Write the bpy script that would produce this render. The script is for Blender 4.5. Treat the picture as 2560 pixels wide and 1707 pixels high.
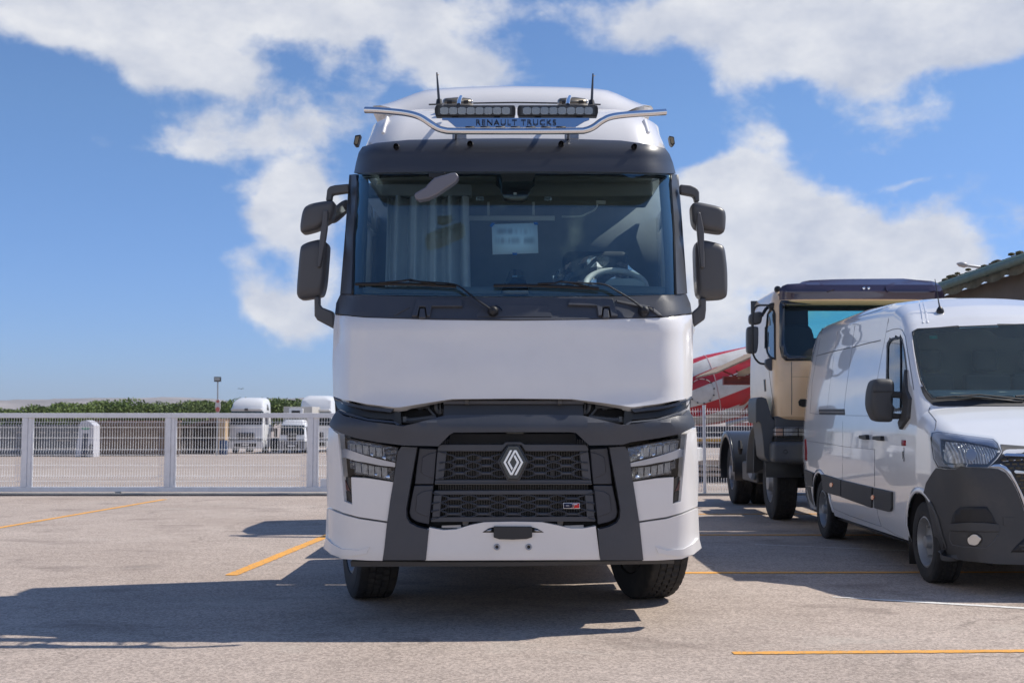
import bpy, bmesh, math, random
from mathutils import Vector, Matrix
from mathutils.bvhtree import BVHTree
random.seed(7)
for o in list(bpy.data.objects): bpy.data.objects.remove(o)
SC = bpy.context.scene
COL = SC.collection
R = math.radians
# ---------------------------------------------------------------- camera
FP = 2844.0                      # focal length in photograph pixels (40 mm on 36 mm sensor)
CH = 1.39                        # camera height
PIT = R(3.97)
cam = bpy.data.cameras.new('camera'); cam.lens = 40.0; cam.sensor_width = 36.0
cam.clip_start = .05; cam.clip_end = 12000
cam.dof.use_dof = True; cam.dof.focus_distance = 8.0; cam.dof.aperture_fstop = 5.0
camo = bpy.data.objects.new('camera', cam); COL.objects.link(camo)
camo.location = (0, 0, CH); camo.rotation_euler = (R(90) + PIT, 0, 0)
SC.camera = camo
# ---------------------------------------------------------------- sun, sky, exposure
SUN_EL, SUN_AZ = 51.0, 15.0      # azimuth measured from +X towards +Y
sl = bpy.data.lights.new('sun', 'SUN'); sl.energy = 4.3; sl.angle = R(.53); sl.color = (1, .935, .84)
so = bpy.data.objects.new('sun', sl); COL.objects.link(so)
sd = Vector((math.cos(R(SUN_EL))*math.cos(R(SUN_AZ)), math.cos(R(SUN_EL))*math.sin(R(SUN_AZ)), math.sin(R(SUN_EL))))
so.rotation_euler = sd.to_track_quat('Z', 'Y').to_euler(); so.location = (30, 8, 40)
SC.view_settings.view_transform = 'Standard'; SC.view_settings.look = 'None'
SC.view_settings.gamma = 1; SC.view_settings.exposure = 0.14; SC.view_settings.use_curve_mapping = False
SC.render.engine = 'CYCLES'
SC.cycles.max_bounces = 8; SC.cycles.transparent_max_bounces = 12
SC.cycles.sample_clamp_indirect = 6

def ray(px, py):
    cx = (px - 1280)/FP; cy = (853.5 - py)/FP
    return Vector((cx, math.cos(PIT) - cy*math.sin(PIT), math.sin(PIT) + cy*math.cos(PIT)))
def W(px, py, Y):
    d = ray(px, py); t = Y/d.y
    return Vector((d.x*t, Y, CH + d.z*t))
def G(px, py, z=0.0):
    d = ray(px, py); t = (z - CH)/d.z
    return Vector((d.x*t, d.y*t, z))
def PX(p):                       # where a world point falls in the photograph
    x, y, z = p[0], p[1], p[2] - CH
    dep = y*math.cos(PIT) + z*math.sin(PIT); up = -y*math.sin(PIT) + z*math.cos(PIT)
    return (1280 + FP*x/dep, 853.5 - FP*up/dep)

w = bpy.data.worlds.new('World'); SC.world = w; w.use_nodes = True
nt = w.node_tree; nt.nodes.clear()
class N:                         # small node helper
    def __init__(s, nt): s.nt = nt
    def n(s, t, **k):
        nd = s.nt.nodes.new(t)
        for a, b in k.items(): setattr(nd, a, b)
        return nd
    def _in(s, sock, v):
        if isinstance(v, bpy.types.NodeSocket): s.nt.links.new(v, sock)
        elif v is not None: sock.default_value = v
    def m(s, op, a, b=None, c=None, clamp=False):
        nd = s.n('ShaderNodeMath', operation=op, use_clamp=clamp)
        s._in(nd.inputs[0], a); s._in(nd.inputs[1], b)
        if c is not None: s._in(nd.inputs[2], c)
        return nd.outputs[0]
    def noise(s, vec, scale, det=4, rough=.55, dist=0):
        nd = s.n('ShaderNodeTexNoise'); s._in(nd.inputs['Vector'], vec)
        nd.inputs['Scale'].default_value = scale; nd.inputs['Detail'].default_value = det
        nd.inputs['Roughness'].default_value = rough; nd.inputs['Distortion'].default_value = dist
        return nd.outputs['Fac']
    def ramp(s, f, a, b, ca=(0, 0, 0, 1), cb=(1, 1, 1, 1), smooth=False):
        nd = s.n('ShaderNodeValToRGB'); s._in(nd.inputs[0], f)
        e = nd.color_ramp.elements; e[0].position = a; e[1].position = b; e[0].color = ca; e[1].color = cb
        if smooth: nd.color_ramp.interpolation = 'EASE'
        return nd.outputs[0]
    def mix(s, f, a, b, blend='MIX'):
        nd = s.n('ShaderNodeMix', data_type='RGBA', blend_type=blend)
        s._in(nd.inputs[0], f); s._in(nd.inputs[6], a); s._in(nd.inputs[7], b)
        return nd.outputs[2]
    def mapv(s, vec, sc=(1, 1, 1), loc=(0, 0, 0), rot=(0, 0, 0)):
        nd = s.n('ShaderNodeMapping'); s._in(nd.inputs[0], vec)
        nd.inputs['Scale'].default_value = sc; nd.inputs['Location'].default_value = loc
        nd.inputs['Rotation'].default_value = rot
        return nd.outputs[0]
X = N(nt)
tc = X.n('ShaderNodeTexCoord').outputs['Generated']
sky = X.n('ShaderNodeTexSky', sky_type='NISHITA', sun_disc=False)
sky.sun_elevation = R(SUN_EL); sky.sun_rotation = R(90 - SUN_AZ)
sky.air_density = 1.0; sky.dust_density = .35; sky.ozone_density = 2.2; sky.altitude = 300
sep = X.n('ShaderNodeSeparateXYZ'); nt.links.new(tc, sep.inputs[0])
dx, dy, dz = sep.outputs
# clouds: banks placed by direction, broken up with fractal noise
wp = X.n('ShaderNodeTexNoise'); nt.links.new(tc, wp.inputs['Vector'])
wp.inputs['Scale'].default_value = 9; wp.inputs['Detail'].default_value = 5
ws = X.n('ShaderNodeSeparateColor'); nt.links.new(wp.outputs['Color'], ws.inputs[0])
wx = X.m('MULTIPLY_ADD', ws.outputs[0], .09, X.m('SUBTRACT', dx, .045))
wz = X.m('MULTIPLY_ADD', ws.outputs[2], .06, X.m('SUBTRACT', dz, .030))
front = X.m('GREATER_THAN', dy, 0)
BL = [  # photograph px (2352 wide): centre x, y, radius x, y, weight
 (120, 40, 260, 60, 1.0), (330, 90, 190, 75, 1.0), (450, 160, 110, 55, 1.0), (800, 5, 330, 48, 1.15), (560, 20, 200, 50, .8), (960, 110, 120, 60, .75), (1080, 165, 110, 45, .75),
 (500, 320, 150, 50, .85), (700, 275, 150, 75, .65), (400, 350, 70, 30, .5), (650, 440, 95, 55, .95), (740, 470, 130, 80, .85), (610, 510, 80, 50, .65),
 (530, 610, 70, 45, .55), (590, 700, 75, 45, .85), (680, 750, 90, 55, .75), (740, 640, 70, 120, .6),
 (1640, 25, 160, 45, .95), (1900, 50, 330, 65, 1.2), (1900, 150, 170, 45, .95), (2200, 60, 240, 70, 1.05), (2100, 160, 110, 35, .7), (1690, 190, 70, 60, .5), (2000, 230, 60, 35, .4), (2080, 280, 110, 45, .45),
 (1720, 450, 150, 85, 1.1), (1880, 520, 190, 85, 1.15), (2000, 600, 190, 80, 1.0), (1650, 560, 110, 120, .9), (1700, 740, 180, 70, .6), (1620, 400, 70, 40, .5),
 (2140, 520, 80, 60, .45), (2110, 402, 60, 12, .4), (1730, 300, 80, 60, .45), (1560, 790, 160, 60, .4), (1350, 470, 160, 100, .5), (2200, 640, 130, 60, .6)]
field = None
for bx, by, rx, ry, wt in BL:
    d = ray(bx*1.0884, by*1.0884).normalized()
    fx = X.m('DIVIDE', X.m('SUBTRACT', wx, d.x), rx*1.0884/FP)
    fz = X.m('DIVIDE', X.m('SUBTRACT', wz, d.z), ry*1.0884/FP)
    q = X.m('ADD', X.m('MULTIPLY', fx, fx), X.m('MULTIPLY', fz, fz))
    g = X.m('MULTIPLY', X.m('EXPONENT', X.m('MULTIPLY', q, -.9)), wt)
    field = g if field is None else X.m('ADD', field, g)
field = X.m('MULTIPLY', field, front)
back = X.m('MULTIPLY', X.m('SUBTRACT', 1, front), X.m('MULTIPLY', X.noise(X.mapv(tc, (1, 1, 2.2)), 2.2, 3), X.m('MULTIPLY_ADD', X.ramp(dz, .26, .44), -1.25, 1.5)))  # unseen cloud behind the camera, added low down to whiten the ambient light
field = X.m('ADD', field, back)
n1 = X.noise(X.mapv(tc, (1, 1, 1.5)), 11, 9, .58, .25)
n2 = X.noise(X.mapv(tc, (1, 1, 1.3), (3, 1, 2)), 34, 6, .6)
nn = X.m('ADD', X.m('MULTIPLY', X.m('SUBTRACT', n1, .5), 1.9), X.m('MULTIPLY', X.m('SUBTRACT', n2, .5), .8))
dens = X.ramp(X.m('ADD', X.m('MULTIPLY', field, 1.0), X.m('MULTIPLY', nn, .95)), .27, .90, smooth=True)
dens = X.m('MULTIPLY', dens, .95)
# cloud tone: bright towards the tops, slightly grey-blue in thick bases
n3 = X.noise(X.mapv(tc, (1, 1, 1.6), (0, 0, .03)), 14, 6, .6)
tone = X.ramp(n3, .3, .68, (4.9, 5.3, 6.3, 1), (7.6, 7.7, 8.0, 1))
tint = X.mix(1.0, sky.outputs[0], X.ramp(dz, .0, .26, (.52, .69, 1.20, 1), (.74, .93, 1.18, 1)), 'MULTIPLY')
skyc = X.mix(dens, tint, tone)
bg = X.n('ShaderNodeBackground'); nt.links.new(skyc, bg.inputs[0]); bg.inputs[1].default_value = .1
wo = X.n('ShaderNodeOutputWorld'); nt.links.new(bg.outputs[0], wo.inputs[0])

# ---------------------------------------------------------------- materials
MT = {}
def mat(name, col, rough=.5, metal=0, bump=0, bscale=40, var=0, vscale=6, coat=0, spec=.5, dirt=0, crough=.05):
    if name in MT: return MT[name]
    m = bpy.data.materials.new(name); m.use_nodes = True; nt = m.node_tree
    b = nt.nodes['Principled BSDF']; x = N(nt)
    c = tuple(col) + (1,)
    b.inputs['Base Color'].default_value = c
    b.inputs['Roughness'].default_value = rough; b.inputs['Metallic'].default_value = metal
    b.inputs['Specular IOR Level'].default_value = spec
    b.inputs['Coat Weight'].default_value = coat; b.inputs['Coat Roughness'].default_value = crough
    tc = x.n('ShaderNodeTexCoord').outputs['Object']
    cc = None
    if var:
        f = x.noise(tc, vscale, 6, .6)
        cc = x.mix(x.ramp(f, .3, .7), tuple(v*(1 - var) for v in col) + (1,), tuple(min(1, v*(1 + var)) for v in col) + (1,))
    if dirt:
        f = x.ramp(x.noise(tc, 3.1, 8, .7), .5, .75)
        cc = x.mix(x.m('MULTIPLY', f, dirt), cc if cc is not None else c, (.26, .22, .17, 1))
        nt.links.new(x.m('MULTIPLY_ADD', f, dirt*.35, rough, clamp=True), b.inputs['Roughness'])
    if cc is not None: nt.links.new(cc, b.inputs['Base Color'])
    if bump:
        bn = x.n('ShaderNodeBump'); bn.inputs['Strength'].default_value = bump; bn.inputs['Distance'].default_value = .002
        nt.links.new(x.noise(tc, bscale, 3), bn.inputs['Height']); nt.links.new(bn.outputs[0], b.inputs['Normal'])
    MT[name] = m; return m
def glass(name, tint, refl=1.0, rough=0.0, ior=1.5, dust=0, rc=(1, 1, 1)):
    m = bpy.data.materials.new(name); m.use_nodes = True; nt = m.node_tree; nt.nodes.clear(); x = N(nt)
    t = x.n('ShaderNodeBsdfTransparent'); t.inputs[0].default_value = tuple(tint) + (1,)
    g = x.n('ShaderNodeBsdfGlossy'); g.inputs['Roughness'].default_value = rough; g.inputs[0].default_value = tuple(rc) + (1,)
    fr = x.n('ShaderNodeFresnel'); fr.inputs[0].default_value = ior
    f = x.m('MULTIPLY', fr.outputs[0], refl, clamp=True)
    ms = x.n('ShaderNodeMixShader'); nt.links.new(f, ms.inputs[0]); nt.links.new(t.outputs[0], ms.inputs[1]); nt.links.new(g.outputs[0], ms.inputs[2])
    o = x.n('ShaderNodeOutputMaterial'); out = ms.outputs[0]
    if dust:
        tc = x.n('ShaderNodeTexCoord').outputs['Object']
        d = x.n('ShaderNodeBsdfDiffuse'); d.inputs[0].default_value = (.56, .63, .57, 1)
        f = x.m('MULTIPLY', x.ramp(x.noise(tc, 4, 8, .75), .25, .85, (.45, .45, .45, 1)), dust)
        m2 = x.n('ShaderNodeMixShader'); nt.links.new(f, m2.inputs[0]); nt.links.new(out, m2.inputs[1]); nt.links.new(d.outputs[0], m2.inputs[2]); out = m2.outputs[0]
    nt.links.new(out, o.inputs[0])
    return m
WHITE = mat('white_paint', (.83, .81, .785), .26, coat=.8, var=.03, vscale=2, dirt=.05)
VANW = mat('van_white_paint', (.78, .79, .80), .22, coat=1.0, crough=.02, var=.03, vscale=1.5, dirt=.05)
DARK = mat('dark_grey_plastic', (.060, .066, .080), .42, bump=.35, bscale=420, spec=.5, var=.08, vscale=3, dirt=.07)
DARK2 = mat('satin_charcoal_trim', (.046, .052, .068), .36, bump=.15, bscale=300)
BLACK = mat('black_plastic', (.012, .012, .014), .45)
GLOSSB = mat('gloss_black', (.006, .007, .010), .08, coat=1)
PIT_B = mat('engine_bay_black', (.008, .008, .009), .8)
CHROME = mat('polished_steel', (.82, .83, .85), .05, 1)
ALU = mat('brushed_aluminium', (.42, .43, .45), .32, 1, bump=.1, bscale=80)
STEEL = mat('galvanised_steel', (.35, .36, .37), .5, .6, var=.15)
RUB = mat('tyre_rubber', (.016, .016, .017), .75, bump=.4, bscale=120, var=.3, dirt=.25)
RIM = mat('wheel_steel', (.30, .30, .31), .45, .5, dirt=.3)
RED = mat('badge_red', (.62, .01, .015), .25)
NAVY = mat('badge_navy', (.01, .015, .05), .25)
PRINTW = mat('print_white', (.8, .8, .8), .4)
PRINTD = mat('print_dark', (.02, .02, .03), .4)
ORANGE = mat('amber_lens', (.85, .16, .02), .2, coat=1)
WGLASS = glass('windscreen_glass', (.82, .97, .97), 3.4, dust=.016, rc=(.62, .92, 1))
CLEAR = glass('clear_lens', (.93, .95, .97), .9)
SIDEG = glass('side_glass', (.45, .55, .58), 1.5)

# ---------------------------------------------------------------- objects
def tag(o, label=None, cat=None, group=None, kind=None):
    if label: o['label'] = label
    if cat: o['category'] = cat
    if group: o['group'] = group
    if kind: o['kind'] = kind
    return o
def thing(name, label, cat, loc=(0, 0, 0), rz=0, group=None):
    o = bpy.data.objects.new(name, None); o.empty_display_size = .3; COL.objects.link(o)
    o.location = loc; o.rotation_euler = (0, 0, rz)
    o['world_parts'] = 0
    return tag(o, label, cat, group)
def wthing(*a, **k):             # a thing whose parts are given in world coordinates
    o = thing(*a, **k); o['world_parts'] = 1; return o
def put(name, me, m, parent, smooth=True):
    o = bpy.data.objects.new(name, me); COL.objects.link(o)
    if m is not None and not me.materials: me.materials.append(m)
    if parent is not None:
        o.parent = parent
        if parent.type == 'EMPTY' and parent.get('world_parts'): o.location = -Vector(parent.location)
    if smooth:
        me.polygons.foreach_set('use_smooth', [True]*len(me.polygons))
        me.set_sharp_from_angle(angle=R(38))
    return o
def bevel(o, wd, seg=2, ang=35):
    b = o.modifiers.new('bevel', 'BEVEL'); b.width = wd; b.segments = seg; b.limit_method = 'ANGLE'
    b.angle_limit = R(ang); b.harden_normals = True; b.use_clamp_overlap = True
    o.data.polygons.foreach_set('use_smooth', [True]*len(o.data.polygons))
    return o
class MB:
    def __init__(s): s.v = []; s.f = []
    def add(s, vs, fs):
        k = len(s.v); s.v += [Vector(p) for p in vs]; s.f += [tuple(i + k for i in f) for f in fs]; return s
    def box(s, c, d, M=None, taper=(1, 1)):
        c = Vector(c); hx, hy, hz = d[0]/2, d[1]/2, d[2]/2
        vs = []
        for z in (-1, 1):
            tx, ty = (taper if z > 0 else (1, 1))
            for x, y in ((-1, -1), (1, -1), (1, 1), (-1, 1)): vs.append(Vector((x*hx*tx, y*hy*ty, z*hz)))
        if M is not None: vs = [M @ q for q in vs]
        return s.add([q + c for q in vs], [(3, 2, 1, 0), (4, 5, 6, 7), (0, 1, 5, 4), (1, 2, 6, 5), (2, 3, 7, 6), (3, 0, 4, 7)])
    def b2(s, x0, x1, y0, y1, z0, z1, **k):
        return s.box(((x0 + x1)/2, (y0 + y1)/2, (z0 + z1)/2), (abs(x1 - x0), abs(y1 - y0), abs(z1 - z0)), **k)
    def tube(s, pts, r, n=10, caps=True, flat=1.0):
        pts = [Vector(p) for p in pts]; rs = r if isinstance(r, (list, tuple)) else [r]*len(pts)
        vs = []; fs = []; ref = None
        for i, p in enumerate(pts):
            t = (pts[min(i + 1, len(pts) - 1)] - pts[max(i - 1, 0)]).normalized()
            if ref is None: ref = Vector((0, 0, 1)) if abs(t.z) < .9 else Vector((0, 1, 0))
            a = t.cross(ref).normalized(); b = a.cross(t).normalized(); ref = b
            for k in range(n):
                an = 2*math.pi*k/n
                vs.append(p + a*math.cos(an)*rs[i] + b*math.sin(an)*rs[i]*flat)
        for i in range(len(pts) - 1):
            for k in range(n):
                k2 = (k + 1) % n; fs.append((i*n + k, i*n + k2, (i + 1)*n + k2, (i + 1)*n + k))
        if caps: fs += [tuple(range(n))[::-1], tuple(range((len(pts) - 1)*n, len(pts)*n))]
        return s.add(vs, fs)
    def cyl(s, a, b, r, n=16, r2=None): return s.tube([a, b], [r, r if r2 is None else r2], n)
    def lathe(s, prof, M, n=48, rfn=None):   # prof: (axial, radius); axis = local x
        vs = []; fs = []; L = len(prof)
        for k in range(n):
            a = 2*math.pi*k/n; ca, sa = math.cos(a), math.sin(a)
            for j, (x, r) in enumerate(prof):
                rr = r if rfn is None else rfn(j, k, r)
                vs.append(M @ Vector((x, rr*ca, rr*sa)))
        for k in range(n):
            k2 = (k + 1) % n
            for j in range(L - 1): fs.append((k*L + j, k*L + j + 1, k2*L + j + 1, k2*L + j))
        return s.add(vs, fs)
    def prism(s, poly, M, d0, d1):           # poly in local xz, extruded along local y
        n = len(poly)
        vs = [M @ Vector((x, d0, z)) for x, z in poly] + [M @ Vector((x, d1, z)) for x, z in poly]
        fs = [tuple(range(n)), tuple(range(2*n - 1, n - 1, -1))] + [((i + 1) % n, i, n + i, n + (i + 1) % n) for i in range(n)]
        return s.add(vs, fs)
    def grid(s, rows, close=False):
        L = len(rows[0]); vs = [p for r in rows for p in r]; fs = []
        for i in range(len(rows) - 1):
            for j in range(L - 1): fs.append((i*L + j, i*L + j + 1, (i + 1)*L + j + 1, (i + 1)*L + j))
            if close: fs.append((i*L + L - 1, i*L, (i + 1)*L, (i + 1)*L + L - 1))
        return s.add(vs, fs)
    def build(s, name, m, parent=None, bev=0, seg=2, smooth=True, fix=True, solid=0, label=None):
        me = bpy.data.meshes.new(name); me.from_pydata([tuple(p) for p in s.v], [], s.f); me.validate()
        if fix:
            bm = bmesh.new(); bm.from_mesh(me); bmesh.ops.recalc_face_normals(bm, faces=bm.faces); bm.to_mesh(me); bm.free()
        o = put(name, me, m, parent, smooth)
        if solid:
            q = o.modifiers.new('solid', 'SOLIDIFY'); q.thickness = solid; q.offset = -1
        if bev: bevel(o, bev, seg)
        if label: o['label'] = label
        return o
def C(x0, y0, s): return lambda *p: [(x0 + a/s, y0 + b/s) for a, b in p]
cA = C(800, 160, 2.352); cB = C(800, 760, 2.063); cD = C(1700, 600, 2.6128); cE = C(1700, 1000, 2.2174)
cF = C(0, 900, 2.7349); cH = C(880, 180, 5.6); cJ = C(860, 420, 3.92); cK = C(1280, 420, 3.92); cL = C(800, 960, 3.408)
cM = C(1060, 1000, 3.7326); cNn = C(1450, 980, 3.0143); cO = C(720, 450, 4.1278); cP = C(2000, 700, 3.9196)
cQ = C(2000, 1050, 3.6464); cR = C(1720, 680, 4.3556); cS = C(1720, 1000, 4.9); cT = C(520, 930, 7.128)
cU = C(0, 960, 7.128); cV = C(2180, 600, 6.0316); cX = C(1200, 1080, 7.1286); cY = C(830, 1070, 7.839)
c0 = C(0, 0, 1/1.0884)
def mir(pts, c): return [(2*c - x, y) for x, y in pts][::-1]
def rnd(pts, r, n=4):            # round the corners of a polygon
    out = []
    L = len(pts)
    for i in range(L):
        p0, p, p1 = Vector(pts[i - 1]), Vector(pts[i]), Vector(pts[(i + 1) % L])
        a = p0 - p; b = p1 - p; la, lb = a.length, b.length
        if la < 1e-6 or lb < 1e-6: out.append(tuple(p)); continue
        ang = a.angle(b)
        if ang > R(165): out.append(tuple(p)); continue
        d = min(r/max(.2, math.tan(ang/2)), la*.45, lb*.45)
        q0 = p + a/la*d; q1 = p + b/lb*d
        for k in range(n + 1):
            t = k/n; out.append(tuple(q0*(1 - t)**2 + p*2*t*(1 - t) + q1*t*t))
    return out
def inpoly(x, y, P):
    c = False; j = len(P) - 1
    for i in range(len(P)):
        xi, yi = P[i]; xj, yj = P[j]
        if (yi > y) != (yj > y) and x < (xj - xi)*(y - yi)/(yj - yi) + xi: c = not c
        j = i
    return c
def cat(pts, n=6):               # catmull-rom through 3-D points
    pts = [Vector(p) for p in pts]; P = [pts[0]] + pts + [pts[-1]]; out = []
    for i in range(1, len(P) - 2):
        for k in range(n):
            t = k/n; a, b, c, d = P[i - 1], P[i], P[i + 1], P[i + 2]
            out.append(.5*((2*b) + (c - a)*t + (2*a - 5*b + 4*c - d)*t*t + (3*b - a - 3*c + d)*t**3))
    return out + [pts[-1]]
def panel(name, pts, surf, m, parent, th=.02, bev=.004, r=0, gx=26, gy=60, seg=2, label=None, back=None):
    """a sheet whose outline pts follows surf(px, py) -> (point, normal), given thickness and rounded edges"""
    if r: pts = rnd(pts, r)
    bm = bmesh.new()
    vs = [bm.verts.new((x, y, 0)) for x, y in pts]; bm.faces.new(vs)
    xs = [p[0] for p in pts]; ys = [p[1] for p in pts]
    for step, lo, hi, ax in ((gx, min(xs), max(xs), 0), (gy, min(ys), max(ys), 1)):
        if not step: continue
        k = math.ceil((lo + 1)/step)
        while k*step < hi - 1:
            co = Vector((0, 0, 0)); co[ax] = k*step + .013; no = Vector((0, 0, 0)); no[ax] = 1
            bmesh.ops.bisect_plane(bm, geom=bm.verts[:] + bm.edges[:] + bm.faces[:], plane_co=co, plane_no=no, dist=.001)
            k += 1
    bmesh.ops.remove_doubles(bm, verts=bm.verts, dist=.05)
    for v in bm.verts: v.co = surf(v.co.x, v.co.y)
    bm.normal_update()
    s = sum((f.normal*f.calc_area() for f in bm.faces), Vector())
    c = sum((v.co for v in bm.verts), Vector())/len(bm.verts)
    if s.dot(Vector((0, 0, CH)) - c) < 0: bmesh.ops.reverse_faces(bm, faces=bm.faces)
    me = bpy.data.meshes.new(name); bm.to_mesh(me); bm.free()
    o = put(name, me, m, parent)
    if th:
        q = o.modifiers.new('solid', 'SOLIDIFY'); q.thickness = th; q.offset = -1; q.use_even_offset = False
    if bev: bevel(o, bev, seg)
    if label: o['label'] = label
    return o
def flat(Y, lean=0, xs=0, z0=0, x0=0):  # plane facing the camera at depth Y, leaning back by lean per metre of height
    def f(px, py):
        y = Y
        for _ in range(12):
            p = W(px, py, y); y = Y + lean*(p.z - z0) + xs*abs(p.x - x0)
        return W(px, py, y)
    return f
def onbvh(bvh, off=0.0, fb=None):
    def f(px, py):
        d = ray(px, py).normalized()
        h = bvh.ray_cast(Vector((0, 0, CH)), d)
        if h[0] is None:
            q = Vector((0, 0, CH)) + d*(fb or 10)
            for _ in range(4):
                h = bvh.find_nearest(q); dd = (h[0] - Vector((0, 0, CH))).dot(d); q = Vector((0, 0, CH)) + d*dd
            return q - d*off
        n = h[1] if h[1].dot(d) < 0 else -h[1]
        return h[0] + n*off
    return f
def bvh_of(o, off=Vector((0, 0, 0))):
    me = o.data
    return BVHTree.FromPolygons([tuple(v.co + off) for v in me.vertices], [tuple(p.vertices) for p in me.polygons])
def text(name, body, size, m, parent, M, ext=.001, space=1.0, align='CENTER', sx=1.0, wrap=None):
    c = bpy.data.curves.new(name, 'FONT'); c.body = body; c.size = size; c.extrude = ext; c.align_x = align; c.align_y = 'CENTER'
    c.space_character = space
    o = bpy.data.objects.new(name, c); COL.objects.link(o)
    bpy.context.view_layer.update()
    me = bpy.data.meshes.new_from_object(o.evaluated_get(bpy.context.evaluated_depsgraph_get()))
    bpy.data.objects.remove(o); me.transform(Matrix.Diagonal((sx, 1, 1, 1)))
    if wrap:
        bm = bmesh.new(); bm.from_mesh(me); bmesh.ops.triangulate(bm, faces=bm.faces)
        bmesh.ops.subdivide_edges(bm, edges=[e for e in bm.edges if e.calc_length() > size*.35], cuts=1)
        for v in bm.verts: v.co = wrap(v.co)
        bm.to_mesh(me); bm.free()
    else: me.transform(M)
    return put(name, me, m, parent, False)
YAW = .032                       # the parked vehicles stand 1.8 degrees off the camera axis
def facing(p, tilt=0, rz=0):     # matrix that puts text (xy plane) upright facing the camera at p
    return Matrix.Translation(Vector(p)) @ Matrix.Rotation(rz, 4, 'Z') @ Matrix.Rotation(R(90) + tilt, 4, 'X')
def wheel(parent, c, Rr, wd, rimr, steer=0, side=-1, tread='road', nseg=120, rimmat=None, name='wheel', dish=.03, bolts=10, hubr=.13):
    """wheel = steel rim (part) with its tyre (sub-part); side -1: outer face towards -x"""
    M = Matrix.Translation(Vector(c)) @ Matrix.Rotation(steer, 4, 'Z') @ Matrix.Diagonal((-side, 1, 1, 1))
    h = wd/2
    rm = MB()
    rm.lathe([(-h*.92, rimr*1.02), (-h*.95, rimr*.96), (-h*.8, rimr*.92), (-h*.35, rimr*.86), (-h*.30 - dish, rimr*.55), (-h*.5 - dish, rimr*.50),
              (-h*.55 - dish, hubr), (-h*.95 - dish, hubr*.85), (-h*1.0 - dish, 0.001)], M, 40)
    rm.lathe([(h*.9, rimr*1.0), (h*.3, rimr*.9), (-h*.2, rimr*.8), (-h*.3, .02)], M, 32)
    for k in range(bolts):
        a = 2*math.pi*k/bolts; rr = rimr*.62
        p = Vector((0, rr*math.cos(a), rr*math.sin(a)))
        rm.cyl(M @ (p + Vector((-h*.32 - dish, 0, 0))), M @ (p + Vector((-h*.5 - dish - .02, 0, 0))), .013, 6)
    w = rm.build(name, rimmat or RIM, parent)
    g = .012
    prof = [(-h*.80, rimr*1.0), (-h*.98, rimr*1.04), (-h*1.02, Rr*.80), (-h*1.0, Rr*.87), (-h*.985, Rr*.872), (-h*.97, Rr*.94), (-h*.9, Rr*.985)]
    nr = 5; x = -h*.86; rw = h*1.72/nr
    marks = {}
    for i in range(nr):
        a = x + i*rw; b = a + rw
        if i: prof.append((a + .004, Rr*.999))
        m0 = len(prof)
        prof += [(a + rw*.25, Rr), (a + rw*.5, Rr), (a + rw*.75, Rr)]
        marks[i] = range(m0 - 1, len(prof) + 1)
        prof.append((b - .004, Rr*.999))
        if i < nr - 1: prof += [(b - .003, Rr - g), (b + .003, Rr - g)]
    prof += [(h*.9, Rr*.985), (h*.97, Rr*.94), (h*1.02, Rr*.80), (h*.98, rimr*1.04), (h*.8, rimr)]
    cut = {}
    for i, rg in marks.items():
        for j in rg: cut[j] = i
    def rf(j, k, r):
        if j in cut:
            i = cut[j]
            if tread == 'block':
                if (k + (i*2 if i < 2 else (4 - i)*2) + (j % 3)) % 5 == 0: return r - .016
            elif (k + i*2) % (4 if i in (0, 4) else 3) == 0 and i % 4 != 5: return r - (.012 if i in (1, 2, 3) else .007)
        return r
    t = MB().lathe(prof, M, nseg, rf).build('tyre', RUB, w, fix=True)
    return w
def chaikin(pts, it=2):
    P_ = [Vector(p) for p in pts]
    for _ in range(it):
        Q = []
        for i in range(len(P_)):
            a, b = P_[i], P_[(i + 1) % len(P_)]; Q += [a*.8 + b*.2, a*.2 + b*.8]
        P_ = Q
    return P_
def pillow(name, pts, Y, th, r, m, par, crown=.0, lean=0):
    """rounded closed housing: smooth outline, domed front, flat back"""
    P2 = chaikin([Vector(p) for p in pts], 2); n = len(P2)
    w = [flat(Y, lean, 0, 2.4)(p.x, p.y) for p in P2]
    area = sum(w[i].x*w[(i + 1) % n].z - w[(i + 1) % n].x*w[i].z for i in range(n))
    if area < 0: w = w[::-1]
    nr = []
    for i in range(n):
        t = (w[(i + 1) % n] - w[i - 1]); nr.append(Vector((-t.z, 0, t.x)).normalized())
    cen = sum(w, Vector())/n
    rows = []; mr = sum((cen - q).length for q in w)/n*.8
    def ringat(ins, dy):
        out = []
        for i in range(n):
            p = w[i] + (cen - w[i])*min(.8, ins/mr)
            out.append(p + Vector((0, dy, 0)))
        return out
    rows.append([p*.98 + (cen + Vector((0, th, 0)))*.02 for p in ringat(0, th)])
    rows.append(ringat(0, th*.75)); rows.append(ringat(0, r))
    for k in range(1, 6):
        a = k/5*math.pi/2; rows.append(ringat(r*(1 - math.cos(a)), r*(1 - math.sin(a))))
    mb = MB(); mb.grid(rows, close=True)
    k = len(mb.v); mb.f.append(tuple(range(n))); mb.f.append(tuple(range(k - n, k)))
    # grid(close) needs cyclic rows without duplicate end
    return mb.build(name, m, par)
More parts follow.
